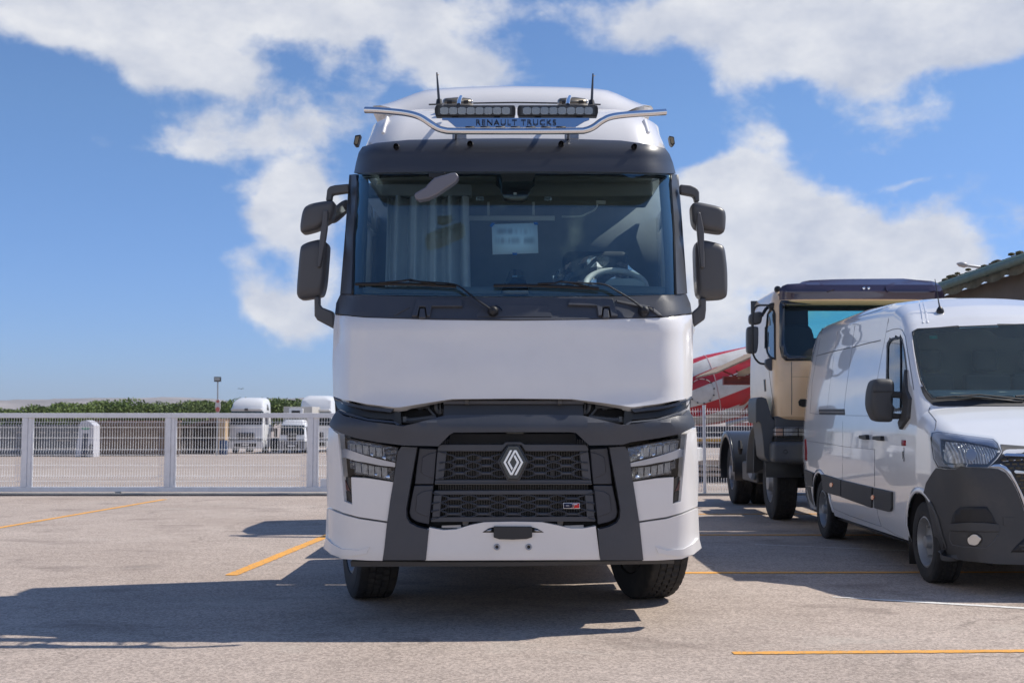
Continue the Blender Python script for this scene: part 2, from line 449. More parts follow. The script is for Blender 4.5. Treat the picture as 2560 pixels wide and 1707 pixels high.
# ================================================================ GROUND
def slope(Y): return 0.0 if Y < 23 else max(-.9, -(Y - 23)*.0158)
def ground_mat(name, c1, c2, c3, yard=False):
    m = bpy.data.materials.new(name); m.use_nodes = True; nt = m.node_tree; b = nt.nodes['Principled BSDF']; x = N(nt)
    tc = x.n('ShaderNodeTexCoord').outputs['Object']
    big = x.noise(tc, .45, 8, .62, .3)
    mid = x.noise(x.mapv(tc, (1, 2.2, 1), rot=(0, 0, .12)), 2.3, 7, .65)
    fine = x.noise(tc, 150, 2, .7)
    grit = x.noise(x.mapv(tc, (1, 1.5, 1)), 15, 6, .8)
    col = x.mix(x.ramp(big, .33, .68), c1, c2)
    col = x.mix(x.m('MULTIPLY', x.ramp(mid, .42, .75), .45), col, c3)
    # aggregate: pale and dark stones
    vo = x.n('ShaderNodeTexVoronoi'); nt.links.new(tc, vo.inputs['Vector']); vo.inputs['Scale'].default_value = 70
    sc = x.n('ShaderNodeSeparateColor'); nt.links.new(vo.outputs['Color'], sc.inputs[0])
    st = x.ramp(sc.outputs[0], .0, 1.0, (.66, .65, .64, 1), (1.32, 1.30, 1.27, 1))
    col = x.mix(.9, col, st, 'MULTIPLY')
    col = x.mix(x.ramp(fine, .35, .66), x.mix(1, col, (.76, .75, .75, 1), 'MULTIPLY'), x.mix(1, col, (1.18, 1.17, 1.15, 1), 'MULTIPLY'))
    # fallen-out stones: dark pits
    pit = x.ramp(grit, .655, .70)
    col = x.mix(x.m('MULTIPLY', pit, .75), col, (.07, .065, .06, 1))
    # fine scratches and oil
    scr = x.noise(x.mapv(tc, (1.2, 14, 1), rot=(0, 0, .06)), 2.6, 6, .75)
    col = x.mix(x.m('MULTIPLY', x.ramp(scr, .64, .72), .42), col, (.11, .09, .075, 1))
    oil = x.noise(x.mapv(tc, (1, 1.6, 1), (4, 2, 0)), .8, 5, .55, .4)
    col = x.mix(x.m('MULTIPLY', x.ramp(oil, .57, .72), .5), col, (.13, .10, .085, 1))
    pale = x.noise(x.mapv(tc, (1, 1.8, 1), (9, 5, 0)), .7, 5, .6, .6)
    col = x.mix(x.m('MULTIPLY', x.ramp(pale, .6, .72), .35), col, (.50, .46, .40, 1))
    # hairline cracks
    vc = x.n('ShaderNodeTexVoronoi', feature='DISTANCE_TO_EDGE'); vc.inputs['Scale'].default_value = .33
    wv = x.n('ShaderNodeTexNoise'); nt.links.new(tc, wv.inputs['Vector']); wv.inputs['Scale'].default_value = 1.6; wv.inputs['Detail'].default_value = 8
    va = x.n('ShaderNodeVectorMath', operation='MULTIPLY_ADD'); nt.links.new(wv.outputs['Color'], va.inputs[0]); va.inputs[1].default_value = (1.1, 1.1, 0); nt.links.new(tc, va.inputs[2])
    nt.links.new(va.outputs[0], vc.inputs['Vector'])
    ck = x.m('MULTIPLY', x.m('SUBTRACT', 1, x.ramp(vc.outputs[0], .0015, .005)), x.ramp(x.noise(tc, .5, 3), .45, .6))
    col = x.mix(x.m('MULTIPLY', ck, .45), col, (.10, .085, .07, 1))
    nt.links.new(col, b.inputs['Base Color'])
    nt.links.new(x.ramp(mid, .3, .7, (.82, .82, .82, 1), (.93, .93, .93, 1)), b.inputs['Roughness'])
    b.inputs['Specular IOR Level'].default_value = .3
    bn = x.n('ShaderNodeBump'); bn.inputs['Strength'].default_value = .55; bn.inputs['Distance'].default_value = .006
    h = x.m('ADD', x.m('MULTIPLY', x.noise(tc, 110, 4, .7), .8), x.m('MULTIPLY', grit, .5))
    h = x.m('SUBTRACT', h, x.m('MULTIPLY', pit, .9))
    nt.links.new(h, bn.inputs['Height']); nt.links.new(bn.outputs[0], b.inputs['Normal'])
    return m
ASPH = ground_mat('worn_asphalt', (.40, .335, .29, 1), (.50, .428, .378, 1), (.315, .27, .235, 1))
YARD = ground_mat('pale_yard_gravel', (.36, .30, .26, 1), (.44, .375, .33, 1), (.32, .28, .25, 1))
YG = 21.5                                        # gate and fence line
g = MB(); xs = [-900, -80, -30, 0, 30, 80, 900]
g.grid([[Vector((x, y, 0)) for x in xs] for y in (-60, -10, 5, 15, YG + .25)])
tag(g.build('asphalt_ground', ASPH, None, smooth=False), kind='structure')
g = MB()
g.grid([[Vector((x*(1 + y/900), y, slope(y))) for x in (-1600, -200, -60, 0, 60, 200, 1600)] for y in (YG + .25, 23, 35, 50, 65, 80, 150, 400, 900, 2300)])
tag(g.build('yard_ground', YARD, None, smooth=False), kind='structure')
CONC = mat('concrete', (.40, .375, .34), .85, bump=.5, bscale=60, var=.15, vscale=4, dirt=.25)
t = MB().b2(-26, 14, YG - .16, YG + .2, -.05, .035).build('gate_track_kerb', CONC, None, bev=.01)
tag(t, kind='structure')
t = MB().b2(-26, -3.0, YG - .22, YG - .165, .0, .012).build('gate_rail', mat('rusty_rail', (.08, .06, .05), .6, .5), None)
tag(t, 'dark steel guide rail in the kerb under the sliding gate', 'rail')

def paint(name, col, wear):
    m = bpy.data.materials.new(name); m.use_nodes = True; nt = m.node_tree; b = nt.nodes['Principled BSDF']; x = N(nt)
    tc = x.n('ShaderNodeTexCoord').outputs['Object']
    f = x.ramp(x.noise(tc, 30, 7, .85), wear, wear + .06)
    c = x.mix(x.ramp(x.noise(tc, 3, 4), .3, .7), tuple(v*.86 for v in col) + (1,), tuple(col) + (1,))
    nt.links.new(x.mix(x.m('MULTIPLY', f, .9), c, (.25, .22, .19, 1)), b.inputs['Base Color'])
    b.inputs['Roughness'].default_value = .8
    bn = x.n('ShaderNodeBump'); bn.inputs['Strength'].default_value = .4; bn.inputs['Distance'].default_value = .004
    nt.links.new(x.noise(tc, 110, 3), bn.inputs['Height']); nt.links.new(bn.outputs[0], b.inputs['Normal'])
    return m
YEL = paint('yellow_road_paint', (.86, .41, .07), .535); WHT = paint('white_road_paint', (.80, .78, .74), .56)
def mark(a, b, w, m, label, ext=(0, 0), z=.004, taper=False):
    a = Vector(a); b = Vector(b); d = (b - a).normalized(); a = a - d*ext[0]; b = b + d*ext[1]
    n = Vector((-d.y, d.x, 0)); L = (b - a).length; k = max(8, int(L/.05)); rr = random.Random(int(L*97))
    rows = []
    for i in range(k + 1):
        p = a + (b - a)*i/k; e1 = rr.uniform(-.006, .006); e2 = rr.uniform(-.006, .006)
        q = 1 if not taper else min(1, i/(k*.25) + .35)
        rows.append([p + n*(w/2*q + e1) + Vector((0, 0, z)), p - n*(w/2*q + e2) + Vector((0, 0, z))])
    o = MB().grid(rows).build('painted_line', m, None, smooth=False)
    return tag(o, label, 'painted line', 'painted bay lines on the asphalt')

mark(G(0, 1318.5), G(412, 1248), .105, YEL, 'long yellow line running from the left edge of the photo up to the gate', (3, 0))
mark(G(577, 1438), G(812, 1341.5), .12, YEL, 'thick yellow line on sunlit asphalt pointing at the left bumper corner of the big truck', (0, 5))
mark(G(1700, 1431.5), G(2560, 1430), .11, YEL, 'yellow line passing under the front wheel of the white van', (.1, 3))
mark(G(1730, 1337), G(2300, 1337), .11, YEL, 'yellow line meeting the rear wheel of the white van', (.1, 3))
mark(G(1730, 1285), G(2100, 1284), .11, YEL, 'yellow line under the front wheel of the beige truck', (.1, 5))
mark(G(1832, 1632.5), G(2560, 1627), .078, YEL, 'nearest yellow line at the bottom right of the photo', (0, 2.5))
mark(G(2081, 1492), G(2560, 1520), .075, WHT, 'white line on sunlit asphalt just outside the van shadow', (0, 2), taper=True)
mark(G(1887, 1360.5), G(2260, 1376), .03, WHT, 'thin faded white line inside the van shadow', (0, .5))

# ================================================================ GATE AND FENCES
GALV = mat('white_powder_coated_steel', (.86, .86, .86), .38, .0, var=.06, vscale=9, dirt=.12)
WIRE = mat('white_coated_wire', (.88, .88, .88), .45, 0)
def mesh_infill(mb, x0, x1, y, zs, rw=.0038, pitch=.05, folds=(.12, .5, .9)):
    z0, z1 = zs; H = z1 - z0
    fz = []
    for f in folds:
        c = z0 + H*f; fz += [(c - .05, 0), (c, -.035), (c + .05, 0)]
    prof = sorted([(z0, 0), (z1, 0)] + fz)
    n = int((x1 - x0)/pitch)
    for i in range(n + 1):
        x = x0 + (x1 - x0)*(i + .5)/(n + 1)
        mb.tube([(x, y + b, z) for z, b in prof], rw, 4, False)
    hz = [z for z, b in prof if b == 0 and z0 < z < z1] + [z0 + H*.31, z0 + H*.71]
    for z in hz: mb.tube([(x0, y + .006, z), (x1, y + .006, z)], rw, 4, False)
def gx(px, Y=YG): return W(px, 1040, Y).x
gate = thing('sliding_gate', 'long white sliding gate with wire mesh panels left of the big truck', 'gate', (gx(400), YG, 0))
GL = Vector((gx(400), YG, 0))
def gpart(mb, name, m, bev=.006):
    for i, v in enumerate(mb.v): mb.v[i] = v - GL
    return mb.build(name, m, gate, bev=bev)
XL, XR = gx(-560), gx(1010)
gpart(MB().b2(XL, XR, YG - .04, YG + .04, 1.44, 1.53), 'top_rail', GALV)
gpart(MB().b2(XL, XR, YG - .045, YG + .045, .06, .15), 'bottom_rail', GALV)
posts = [-560, -285, 70, 427, 782, 1004]
for i, px in enumerate(posts):
    x = gx(px)
    gpart(MB().b2(x - .065, x + .015, YG - .04, YG + .04, .151, 1.439), 'upright', GALV)
    gpart(MB().b2(x + .017, x + .085, YG - .02, YG + .06, .151, 1.439), 'upright', GALV)
    if i < len(posts) - 1:
        xe = gx(posts[i + 1])
        mb = MB(); mesh_infill(mb, x + .1, xe - .08, YG, (.15, 1.44)); o = gpart(mb, 'mesh_panel', WIRE, 0)
        for s in (x + .088, xe - .096):
            gpart(MB().b2(s, s + .03, YG - .015, YG + .02, .152, 1.438), 'mesh_edge_bar', GALV, .003)
gpart(MB().b2(gx(790) + .1, XR - .1, YG - .03, YG + .03, .152, .30), 'kick_plate', GALV)
for px in (-400, 300, 960):
    gpart(MB().cyl((gx(px), YG - .03, .055), (gx(px), YG + .03, .055), .05, 16), 'roller', STEEL, .002)

fence = thing('mesh_fence', 'white welded mesh fence right of the big truck behind the vehicles', 'fence', (gx(1760), YG, 0))
FL = Vector((gx(1760), YG, 0))
def fpart(mb, name, m, bev=.0):
    for i, v in enumerate(mb.v): mb.v[i] = v - FL
    return mb.build(name, m, fence, bev=bev)
fp = [1100, 1430, 1760, 2090, 2300]
for i, px in enumerate(fp):
    x = gx(px)
    p = MB().tube([(x, YG, 0), (x, YG, 1.66)], .032, 14); p.tube([(x, YG, 1.66), (x, YG, 1.68)], .036, 14); p.box((x, YG, .008), (.16, .16, .016))
    fpart(p, 'post', GALV)
    if i < len(fp) - 1:
        mb = MB(); mesh_infill(mb, x + .04, gx(fp[i + 1]) - .04, YG, (.06, 1.62), rw=.0042, folds=(.04, .42, .62, .93))
        fpart(mb, 'mesh_panel', WIRE)

# ================================================================ HILLS AND TREES
HILL = mat('dry_hillside', (.27, .235, .205), .95, var=.35, vscale=.006)
def hills(name, Y, xa, xb, hf, dep, m):
    rows = []; n = 150
    for j, f in enumerate((0, .35, .7, .92, 1, .96)):
        rows.append([Vector((xa + (xb - xa)*i/n, Y + dep*j/5 + 25*math.sin(i*.7 + j), -2 + (hf(xa + (xb - xa)*i/n) + 3)*f + (2.2*math.sin(i*1.7 + j*2) if 0 < j < 4 else 0))) for i in range(n + 1)])
    tag(MB().grid(rows).build(name, m, None), kind='structure')
def interp(tab):
    def f(x):
        if x <= tab[0][0]: return tab[0][1]
        for (a, b), (c, d) in zip(tab, tab[1:]):
            if x <= c:
                t = (x - a)/(c - a); t = t*t*(3 - 2*t); return b + (d - b)*t
        return tab[-1][1]
    return f
HY = 2150
tab = [(W(px, py, HY).x, W(px, py, HY).z*1.25) for px, py in ((-900, 1015), (-400, 1004), (-120, 998), (0, 996.5), (60, 995), (130, 997), (160, 994), (230, 994), (330, 997), (380, 1004), (430, 1009), (470, 1006), (500, 996), (600, 997), (650, 991), (720, 996), (840, 1008), (1200, 1015), (1800, 1010), (2600, 1020), (3600, 1030))]
hills('hills', HY, tab[0][0], tab[-1][0], interp(tab), 700, HILL)

LEAFM = bpy.data.materials.new('pine_foliage'); LEAFM.use_nodes = True
_n = LEAFM.node_tree; _x = N(_n); _b = _n.nodes['Principled BSDF']
_o = _x.n('ShaderNodeObjectInfo').outputs['Random']; _t = _x.n('ShaderNodeTexCoord').outputs['Object']
_c = _x.mix(_x.ramp(_x.noise(_t, 2.2, 4, .7), .32, .68), (.040, .078, .012, 1), (.17, .235, .040, 1))
_c = _x.mix(_x.m('MULTIPLY', _o, .5), _c, (.085, .12, .03, 1))
_n.links.new(_c, _b.inputs['Base Color']); _b.inputs['Roughness'].default_value = .7
BARK = mat('bark', (.11, .08, .06), .9)
def crown_mesh(seed, rx, ry, rz, n=3600, leaf=.15):
    rr = random.Random(seed); mb = MB()
    lobes = [(Vector((rr.uniform(-.62, .62)*rx, rr.uniform(-.6, .6)*ry, rr.uniform(-.25, .55)*rz)), rr.uniform(.38, .6)) for _ in range(13)]
    for _ in range(n):
        c, s = rr.choice(lobes)
        d = Vector((rr.gauss(0, 1), rr.gauss(0, 1), rr.gauss(0, 1))).normalized()*rr.uniform(.72, 1.06)
        p = c + Vector((d.x*rx*s, d.y*ry*s, d.z*rz*s))
        a = Vector((rr.gauss(0, 1), rr.gauss(0, 1), rr.gauss(0, 1))).normalized(); b = a.orthogonal().normalized(); e = a.cross(b)
        l = leaf*rr.uniform(.6, 1.4)
        mb.add([p + b*l, p + e*l*.6, p - b*l, p - e*l*.6], [(0, 1, 2, 3)])
    me = bpy.data.meshes.new('crown'); me.from_pydata([tuple(v) for v in mb.v], [], mb.f); me.materials.append(LEAFM)
    return me
CM = [crown_mesh(s, 3.3, 2.6, 1.75) for s in (3, 4, 5, 6)]
TR = MB().tube([(0, 0, -2.6), (.1, 0, -1.4), (0, .1, -.3)], [.22, .17, .1], 7)
for k in range(5): TR.tube([(0, 0, -1.5), (math.cos(k*1.3)*1.6, math.sin(k*1.3)*1.2, .1)], [.1, .03], 5)
trm = bpy.data.meshes.new('trunk'); trm.from_pydata([tuple(v) for v in TR.v], [], TR.f); trm.materials.append(BARK)
tops = interp([(-600, 1012), (-200, 1020), (0, 1027), (90, 1022), (140, 1006), (190, 1012), (240, 1010), (290, 1003), (350, 1007), (420, 1018), (455, 1006), (520, 1003), (560, 1008), (640, 1004), (720, 997), (760, 1006), (1000, 1008), (1500, 1012), (2600, 1020)])
TL = ['dense green pine showing above the gate near its left post', 'rounded green pine']
i = 0
names_done = 0
for row, (Yt, st) in enumerate(((128, 88), (146, 104))):
    px = -520 + row*40
    while px < 1500:
        y = Yt + random.uniform(-4, 4); top = W(px, tops(px) + row*-1.0 + random.uniform(-1.5, 1.5), y)
        base = slope(y)
        sc = random.uniform(.92, 1.12)
        cz = top.z - 1.55*sc
        o = thing('pine_tree', None, None, (top.x, y, base))
        if 0 <= px < 760 and row == 0:
            lab = 'green pine crown above the gate, %s from the left edge of the photo' % ('first', 'second', 'third', 'fourth', 'fifth', 'sixth', 'seventh', 'eighth', 'ninth', 'tenth', 'eleventh', 'twelfth')[names_done]; names_done += 1
        else: lab = 'low green pine in the row of trees beyond the yard'
        tag(o, lab, 'tree', 'row of green pines beyond the yard')
        c = bpy.data.objects.new('crown', CM[i % 4]); COL.objects.link(c); c.parent = o; c.location = (0, 0, cz - base); c.scale = (sc*random.uniform(.9, 1.2), sc, sc)
        c.rotation_euler = (0, 0, random.uniform(0, 6))
        c = bpy.data.objects.new('trunk', trm); COL.objects.link(c); c.parent = o; c.location = (0, 0, cz - base)
        i += 1; px += st*random.uniform(.75, 1.1)

# ================================================================ FAR YARD, LEFT
GREYW = mat('grey_concrete_slab', (.17, .18, .19), .9, var=.2, vscale=1.5, dirt=.3)
BRNW = mat('brown_block_wall', (.23, .17, .125), .95, var=.25, vscale=1.2, dirt=.3)
Yw = 66
bz = slope(Yw)
gw = thing('slab_wall', 'grey concrete slab wall with posts left of the fuel totem', 'wall', (W(100, 1100, Yw).x, Yw, bz))
def lp(mb, name, m, parent, bev=0, label=None):       # geometry in world coordinates under a plain thing
    L = Vector(parent.location)
    for i, v in enumerate(mb.v): mb.v[i] = v - L
    return mb.build(name, m, parent, bev=bev, label=label)
px = -560
while px < 215:
    x0, x1 = W(px, 1100, Yw).x, W(px + 109, 1100, Yw).x
    lp(MB().b2(x0 - .09, x0 + .09, Yw - .1, Yw + .08, bz - .1, 1.22), 'post', mat('dark_post', (.10, .105, .11), .9), gw, .01)
    for k in range(4):
        lp(MB().b2(x0 + .1, min(x1, W(211, 1100, Yw).x) - .1, Yw - .03, Yw + .03, bz + k*.46 + .008, bz + (k + 1)*.46 - .008), 'slab', GREYW, gw, .008)
    px += 109
bw = thing('block_wall', 'low brown block wall between the fuel totem and the dark shed', 'wall', (W(340, 1100, 68).x, 68, slope(68)))
x0, x1 = W(213, 1100, 68).x, W(450, 1100, 68).x; zt = W(300, 1055, 68).z; zb = slope(68); rows_ = 9; hh = (zt - zb)/rows_; bwid = .75
for r in range(rows_):
    x = x0 - (r % 2)*bwid/2
    while x < x1:
        a, b = max(x, x0), min(x + bwid, x1)
        if b - a > .1: lp(MB().b2(a + .006, b - .006, 67.9 + random.uniform(-.006, .006), 68.1, zb + r*hh + .006, zb + (r + 1)*hh - .006), 'block', BRNW, bw)
        x += bwid
lp(MB().b2(x0 - .05, x1 + .05, 67.85, 68.15, zt + .001, zt + .09), 'coping', mat('coping', (.30, .18, .12), .9, var=.2), bw, .01)
lp(MB().b2(x0, x1, 67.93, 68.07, zb, zt - .01), 'mortar_core', mat('mortar', (.14, .11, .09), .95), bw)

# open shed
Ys = 76; zs = slope(Ys)
sh = thing('open_shed', 'low dark open shed with a sloping roof beside the far white truck', 'shed', (W(500, 1100, Ys).x, Ys, zs))
a = W(447, 1066, Ys); b = W(536, 1046, Ys); c = W(556, 1052, Ys)
SHED = mat('shed_timber', (.035, .027, .022), .9, var=.3)
lp(MB().prism([(a.x, a.z), (b.x, b.z), (b.x + .3, b.z - .02), (b.x + .3, b.z - .2), (a.x, a.z - .16)], Matrix(), Ys - .2, Ys + 4), 'roof', mat('shed_roof', (.16, .11, .08), .9), sh)
lp(MB().b2(a.x, b.x, Ys + 3.5, Ys + 3.7, zs, b.z - .3), 'back_wall', SHED, sh)
for k in range(16):
    xx = a.x + (b.x - a.x)*(k + .5)/16; w_ = (b.x - a.x)/32 - .015
    lp(MB().b2(xx - w_, xx + w_, Ys, Ys + .05, zs, a.z + (b.z - a.z)*(k + .5)/16 - .2), 'plank', SHED, sh)
q = W(562, 1052, Ys); q0 = W(553, 1052, Ys)
lp(MB().b2(q0.x - .1, q.x + .12, Ys - .3, Ys + .5, zs, q.z), 'pillar', mat('sand_render', (.50, .36, .22), .9, var=.1), sh, .01)
lp(MB().b2(W(536, 1100, Ys).x + .32, q0.x - .12, Ys + .1, Ys + .2, zs, q.z - .1), 'door', SHED, sh)
bn = thing('blue_barrel', 'dark blue barrel standing at the sandy pillar of the shed', 'barrel', (W(559, 1120, 74).x, 74, slope(74)))
MB().lathe([(0, .001), (0, .26), (.25, .28), (.27, .3), (.29, .28), (.6, .28), (.62, .3), (.64, .28), (.92, .26), (.92, .001)], Matrix.Rotation(-R(90), 4, 'Y'), 20).build('drum', mat('blue_barrel_paint', (.02, .05, .12), .5), bn)
MB().lathe([(.93, .001), (.93, .07), (.96, .07), (.96, .001)], Matrix.Rotation(-R(90), 4, 'Y'), 12).build('cap', BLACK, bn)

# fuel totem
Yt = 64; zt0 = slope(Yt); tx = W(212, 1100, Yt).x
tot = thing('fuel_totem', 'white fuel pump totem with an arched top and a green oval behind the gate', 'totem', (tx, Yt, zt0), -.35)
hgt = W(212, 1050, Yt).z - zt0
wb, wt_ = .62, .50
body = [(-wb - .02, 0), (wb - .02, 0), (wt_ + .08, hgt*.86), (wt_*.6, hgt*.96), (0.05, hgt), (-wt_*.6, hgt*.97), (-wt_ + .08, hgt*.88)]
MB().prism(body, Matrix(), 0, .55).build('body', mat('totem_white', (.55, .55, .58), .4, dirt=.1), tot, bev=.02)
MB().prism([(-.22, .02), (.16, .02), (.22, hgt*.64), (-.12, hgt*.64)], Matrix(), -.012, -.002).build('screen_panel', mat('totem_navy', (.015, .03, .07), .3), tot)
MB().prism([(.30*math.cos(k*.3491) + .05, hgt*.78 + .085*math.sin(k*.3491)) for k in range(18)], Matrix(), -.012, -.002).build('green_oval', mat('totem_green', (.03, .27, .16), .4), tot)
MB().prism([(.05 + x*.03, hgt*.78 + z*.03) for x, z in ((-7, -1), (7, -1), (7, 1), (-7, 1))], Matrix(), -.02, -.013).build('oval_band', mat('totem_pale_green', (.25, .5, .38), .4), tot)
ck = MB()
for r in range(8):
    for c_ in range(5):
        if (r + c_) % 2 == 0 and c_ > 2 - r*.0 - (8 - r)*.4: ck.b2(.20 + c_*.075, .275 + c_*.075, -.012, -.002, .1 + r*.085, .185 + r*.085)
ck.build('checker_pattern', BLACK, tot)
MB().b2(-.55, .55, -.05, .6, -.1, .02).build('plinth', mat('yellow_plinth', (.42, .28, .12), .8), tot, bev=.01)

# flood lamp and oval banner
Yl = 70
lamp = thing('flood_lamp_post', 'thin dark post with a square floodlight on top rising above the shed', 'lamp post', (W(542, 1100, Yl).x, Yl, slope(Yl)))
htop = W(542, 952, Yl).z - slope(Yl)
MB().tube([(0, 0, 0), (.02, 0, htop*.6), (.0, 0, htop)], [.07, .05, .04], 8).build('pole', STEEL, lamp)
MB().box((0, -.05, htop + .10), (.40, .24, .30)).build('lamp_head', BLACK, lamp, bev=.03)
MB().box((0, -.185, htop + .11), (.32, .03, .20)).build('lamp_glass', mat('lamp_glass', (.35, .37, .36), .2), lamp, bev=.01)
Yb = 68; pb = W(545, 1000, Yb)
ban = thing('oval_sign', 'white and red oval sign just under the floodlight post', 'sign', (pb.x, Yb, slope(Yb)))
z1 = W(545, 996, Yb).z - slope(Yb); z0 = W(545, 1032, Yb).z - slope(Yb); cz = (z1 + z0)/2; rz_ = (z1 - z0)/2
el = [(.155*math.cos(k*.2618), cz + rz_*math.sin(k*.2618)) for k in range(24)]
MB().prism(el, Matrix(), -.03, .03).build('board', mat('sign_white', (.6, .58, .58), .5), ban)
MB().prism([(x*.8, cz + (z - cz)*.35 - .22) for x, z in el], Matrix(), -.042, -.032).build('red_patch', mat('sign_red', (.55, .16, .13), .5), ban)
MB().prism([(x*.6, cz + (z - cz)*.2 + .26) for x, z in el], Matrix(), -.042, -.032).build('red_patch', mat('sign_red', (.55, .16, .13), .5), ban)
MB().tube([(0, 0, 0), (0, 0, z0 + .05)], .04, 8).build('pole', STEEL, ban)
bd = W(602, 972, 150)
br = thing('bird', 'tiny dark bird gliding in the sky above the far white truck', 'bird', tuple(bd))
MB().tube([(-.1, .15, 0), (0, 0, .0), (.13, -.1, .02), (.19, -.14, 0)], [.015, .05, .035, .004], 6).build('body', BLACK, br)
for s in (-1, 1): MB().add([(0, .05, .02), (0, -.07, .02), (s*.28, -.04, .09), (s*.5, .03, .04), (s*.27, .07, .08)], [(0, 1, 2, 3, 4)]).build('wing', BLACK, br, solid=.008)

# ================================================================ GENERIC CAB-OVER TRUCKS (far yard)
FW = mat('far_white_paint', (.72, .73, .74), .35, coat=.4, dirt=.06)
DG = mat('dark_cab_glass', (.015, .025, .032), .15, spec=.3)
GRY = mat('grey_bumper', (.20, .20, .21), .5)
def cabover(label, loc, rz, w=2.45, h=3.75, L=2.3, zb=.45, belt=1.9, wtop=2.9, cls='tall', total=6.0, hid=False, grp=None):
    t = thing('parked_truck', label, 'truck', loc, rz, grp)
    hw = w/2
    def prof(z, hwz, yf, cr=.25):
        return [Vector((-hwz, L, z)), Vector((-hwz, yf + cr, z)), Vector((-hwz + cr*.3, yf + cr*.35, z)), Vector((-hwz + cr, yf + .03, z)), Vector((0, yf, z)),
                Vector((hwz - cr, yf + .03, z)), Vector((hwz - cr*.3, yf + cr*.35, z)), Vector((hwz, yf + cr, z)), Vector((hwz, L, z))]
    rows = [prof(zb + .45, hw, .06), prof(belt - .1, hw, .06), prof(belt, hw - .01, .08), prof(wtop, hw - .08, .30)]
    if cls == 'tall': rows += [prof(wtop + .12, hw - .08, .30), prof(h - .35, hw - .12, .55), prof(h - .1, hw - .24, .85, .5), prof(h, hw - .45, 1.2, .5)]
    else: rows += [prof(wtop + .1, hw - .12, .38), prof(h, hw - .3, .6)]
    b = MB().grid(rows)
    k = len(b.v); top = [k - 9 + i for i in range(9)]; b.f.append(tuple(top))
    b.f.append((8, 0) + tuple(range(9*(len(rows) - 1), 9*(len(rows) - 1) + 1)) + (9*len(rows) - 1,))
    b.build('cab_body', FW, t, bev=.02)
    def band(name, m, za, zb_, ya, yb, ins, off, parent=t, th=.03):
        bb = MB(); rr = []
        for z, y in ((za, ya), (zb_, yb)):
            rr.append([Vector((-hw + ins, y + .12, z)), Vector((-hw + ins + .12, y + .02, z)), Vector((0, y - .01, z)), Vector((hw - ins - .12, y + .02, z)), Vector((hw - ins, y + .12, z))])
        rr = [[v - Vector((0, off, 0)) for v in r_] for r_ in rr]
        return bb.grid(rr).build(name, m, parent, solid=th)
    band('windscreen', DG, belt + .05, wtop - .04, .08, .30, .10, .02)
    gz = band('grille', GRY, zb + .50, zb + 1.0, .06, .06, .55, .03)
    for k in range(4):
        z = zb + .56 + k*.11
        MB().b2(-hw + .6, hw - .6, -.01, .03, z, z + .05).build('grille_slat', BLACK, gz)
    MB().b2(-hw, hw, -.04, .5, zb - .1, zb + .42).build('bumper', FW if cls == 'tall' else GRY, t, bev=.05)
    MB().b2(-hw + .45, hw - .45, -.06, -.03, zb + .02, zb + .26).build('air_intake', BLACK, t, bev=.01)
    MB().b2(-.26, .26, -.075, -.061, zb + .1, zb + .2).build('number_plate', FW, t)
    for s in (-1, 1):
        MB().b2(s*(hw - .48), s*(hw - .04), -.06, .1, zb + .44, zb + .62).build('headlight', CLEARH, t, bev=.02)
        m_ = MB().box((s*(hw + .22), .12, wtop - .55), (.22, .12, .62)).build('mirror', BLACK if cls != 'tall' else GRY, t, bev=.04)
        MB().tube([(s*(hw - .05), .25, wtop - .15), (s*(hw + .2), .14, wtop - .2)], .022, 8).build('mirror_arm', BLACK, m_)
        MB().b2(s*(hw - .004), s*(hw + .006), .62, 1.45, belt + .05, wtop - .12).build('side_window', DG, t, bev=.003)
        MB().b2(s*(hw - .12), s*(hw + .01), .75, L - .15, zb, zb + .44).build('wheel_arch', FW, t, bev=.04)
        wheel(t, (s*(hw - .17), 1.35, .5), .5, .3, .28, side=s, nseg=36, bolts=0)
        if total > 3: wheel(t, (s*(hw - .3), total - 1.3, .5), .5, .5, .28, side=s, nseg=36, bolts=0)
    MB().b2(-.42, -.34, .5, total, .62, .86).build('chassis_rail', BLACK, t)
    MB().b2(.34, .42, .5, total, .62, .86).build('chassis_rail', BLACK, t)
    MB().b2(-.8, .8, .3, 1.6, .5, zb + .44).build('engine', BLACK, t)
    if cls == 'tall':
        MB().b2(-.12, .12, -.005, .25, wtop + .02, wtop + .16).build('roof_sensor', BLACK, t, bev=.02)
        band('sun_visor', FW, wtop + .0, wtop + .17, .26, .20, .14, .14)
    return t
CLEARH = mat('headlight_far', (.45, .48, .5), .1, .3, coat=1)
Yf = 79
pa = W(614, 1100, Yf)
tA = cabover('tall white truck cab with a domed roof parked beyond the gate beside the shed', (pa.x, Yf, slope(Yf)), -.03, h=W(614, 993, Yf).z - slope(Yf), wtop=2.95, belt=1.95, grp='white trucks parked in the far yard')
def prt(name, m, par, x, y, z, poly):
    MB().prism([(a, b) for a, b in poly], Matrix.Translation((x, y, z)), 0, .01).build(name, m, par)
# motif on the side of the tall cab
MB().add([(1.176, 1.2, 3.05), (1.176, 1.75, 3.0), (1.15, 1.6, 3.3), (1.15, 1.42, 3.45), (1.16, 1.35, 3.2)], [(0, 1, 2, 3, 4)]).build('side_motif', BLACK, tA, solid=.004)
pb_ = W(729, 1100, Yf)
tB = cabover('small white box truck with a dark windscreen beyond the gate', (pb_.x, Yf, slope(Yf)), -.03, w=1.85, h=W(729, 1049, Yf).z - slope(Yf), L=1.6, zb=.38, belt=1.25, wtop=1.98, cls='low', total=5.2, grp='white trucks parked in the far yard')
hb = W(729, 1015.5, Yf).z - slope(Yf)
MB().b2(-1.0, 1.05, 1.75, 5.4, .85, hb).build('cargo_box', mat('box_cream', (.52, .50, .46), .5, dirt=.1), tB, bev=.02)
MB().b2(-.55, .45, 1.45, 1.744, hb - .55, hb - .12).build('cooling_unit', FW, tB, bev=.03)
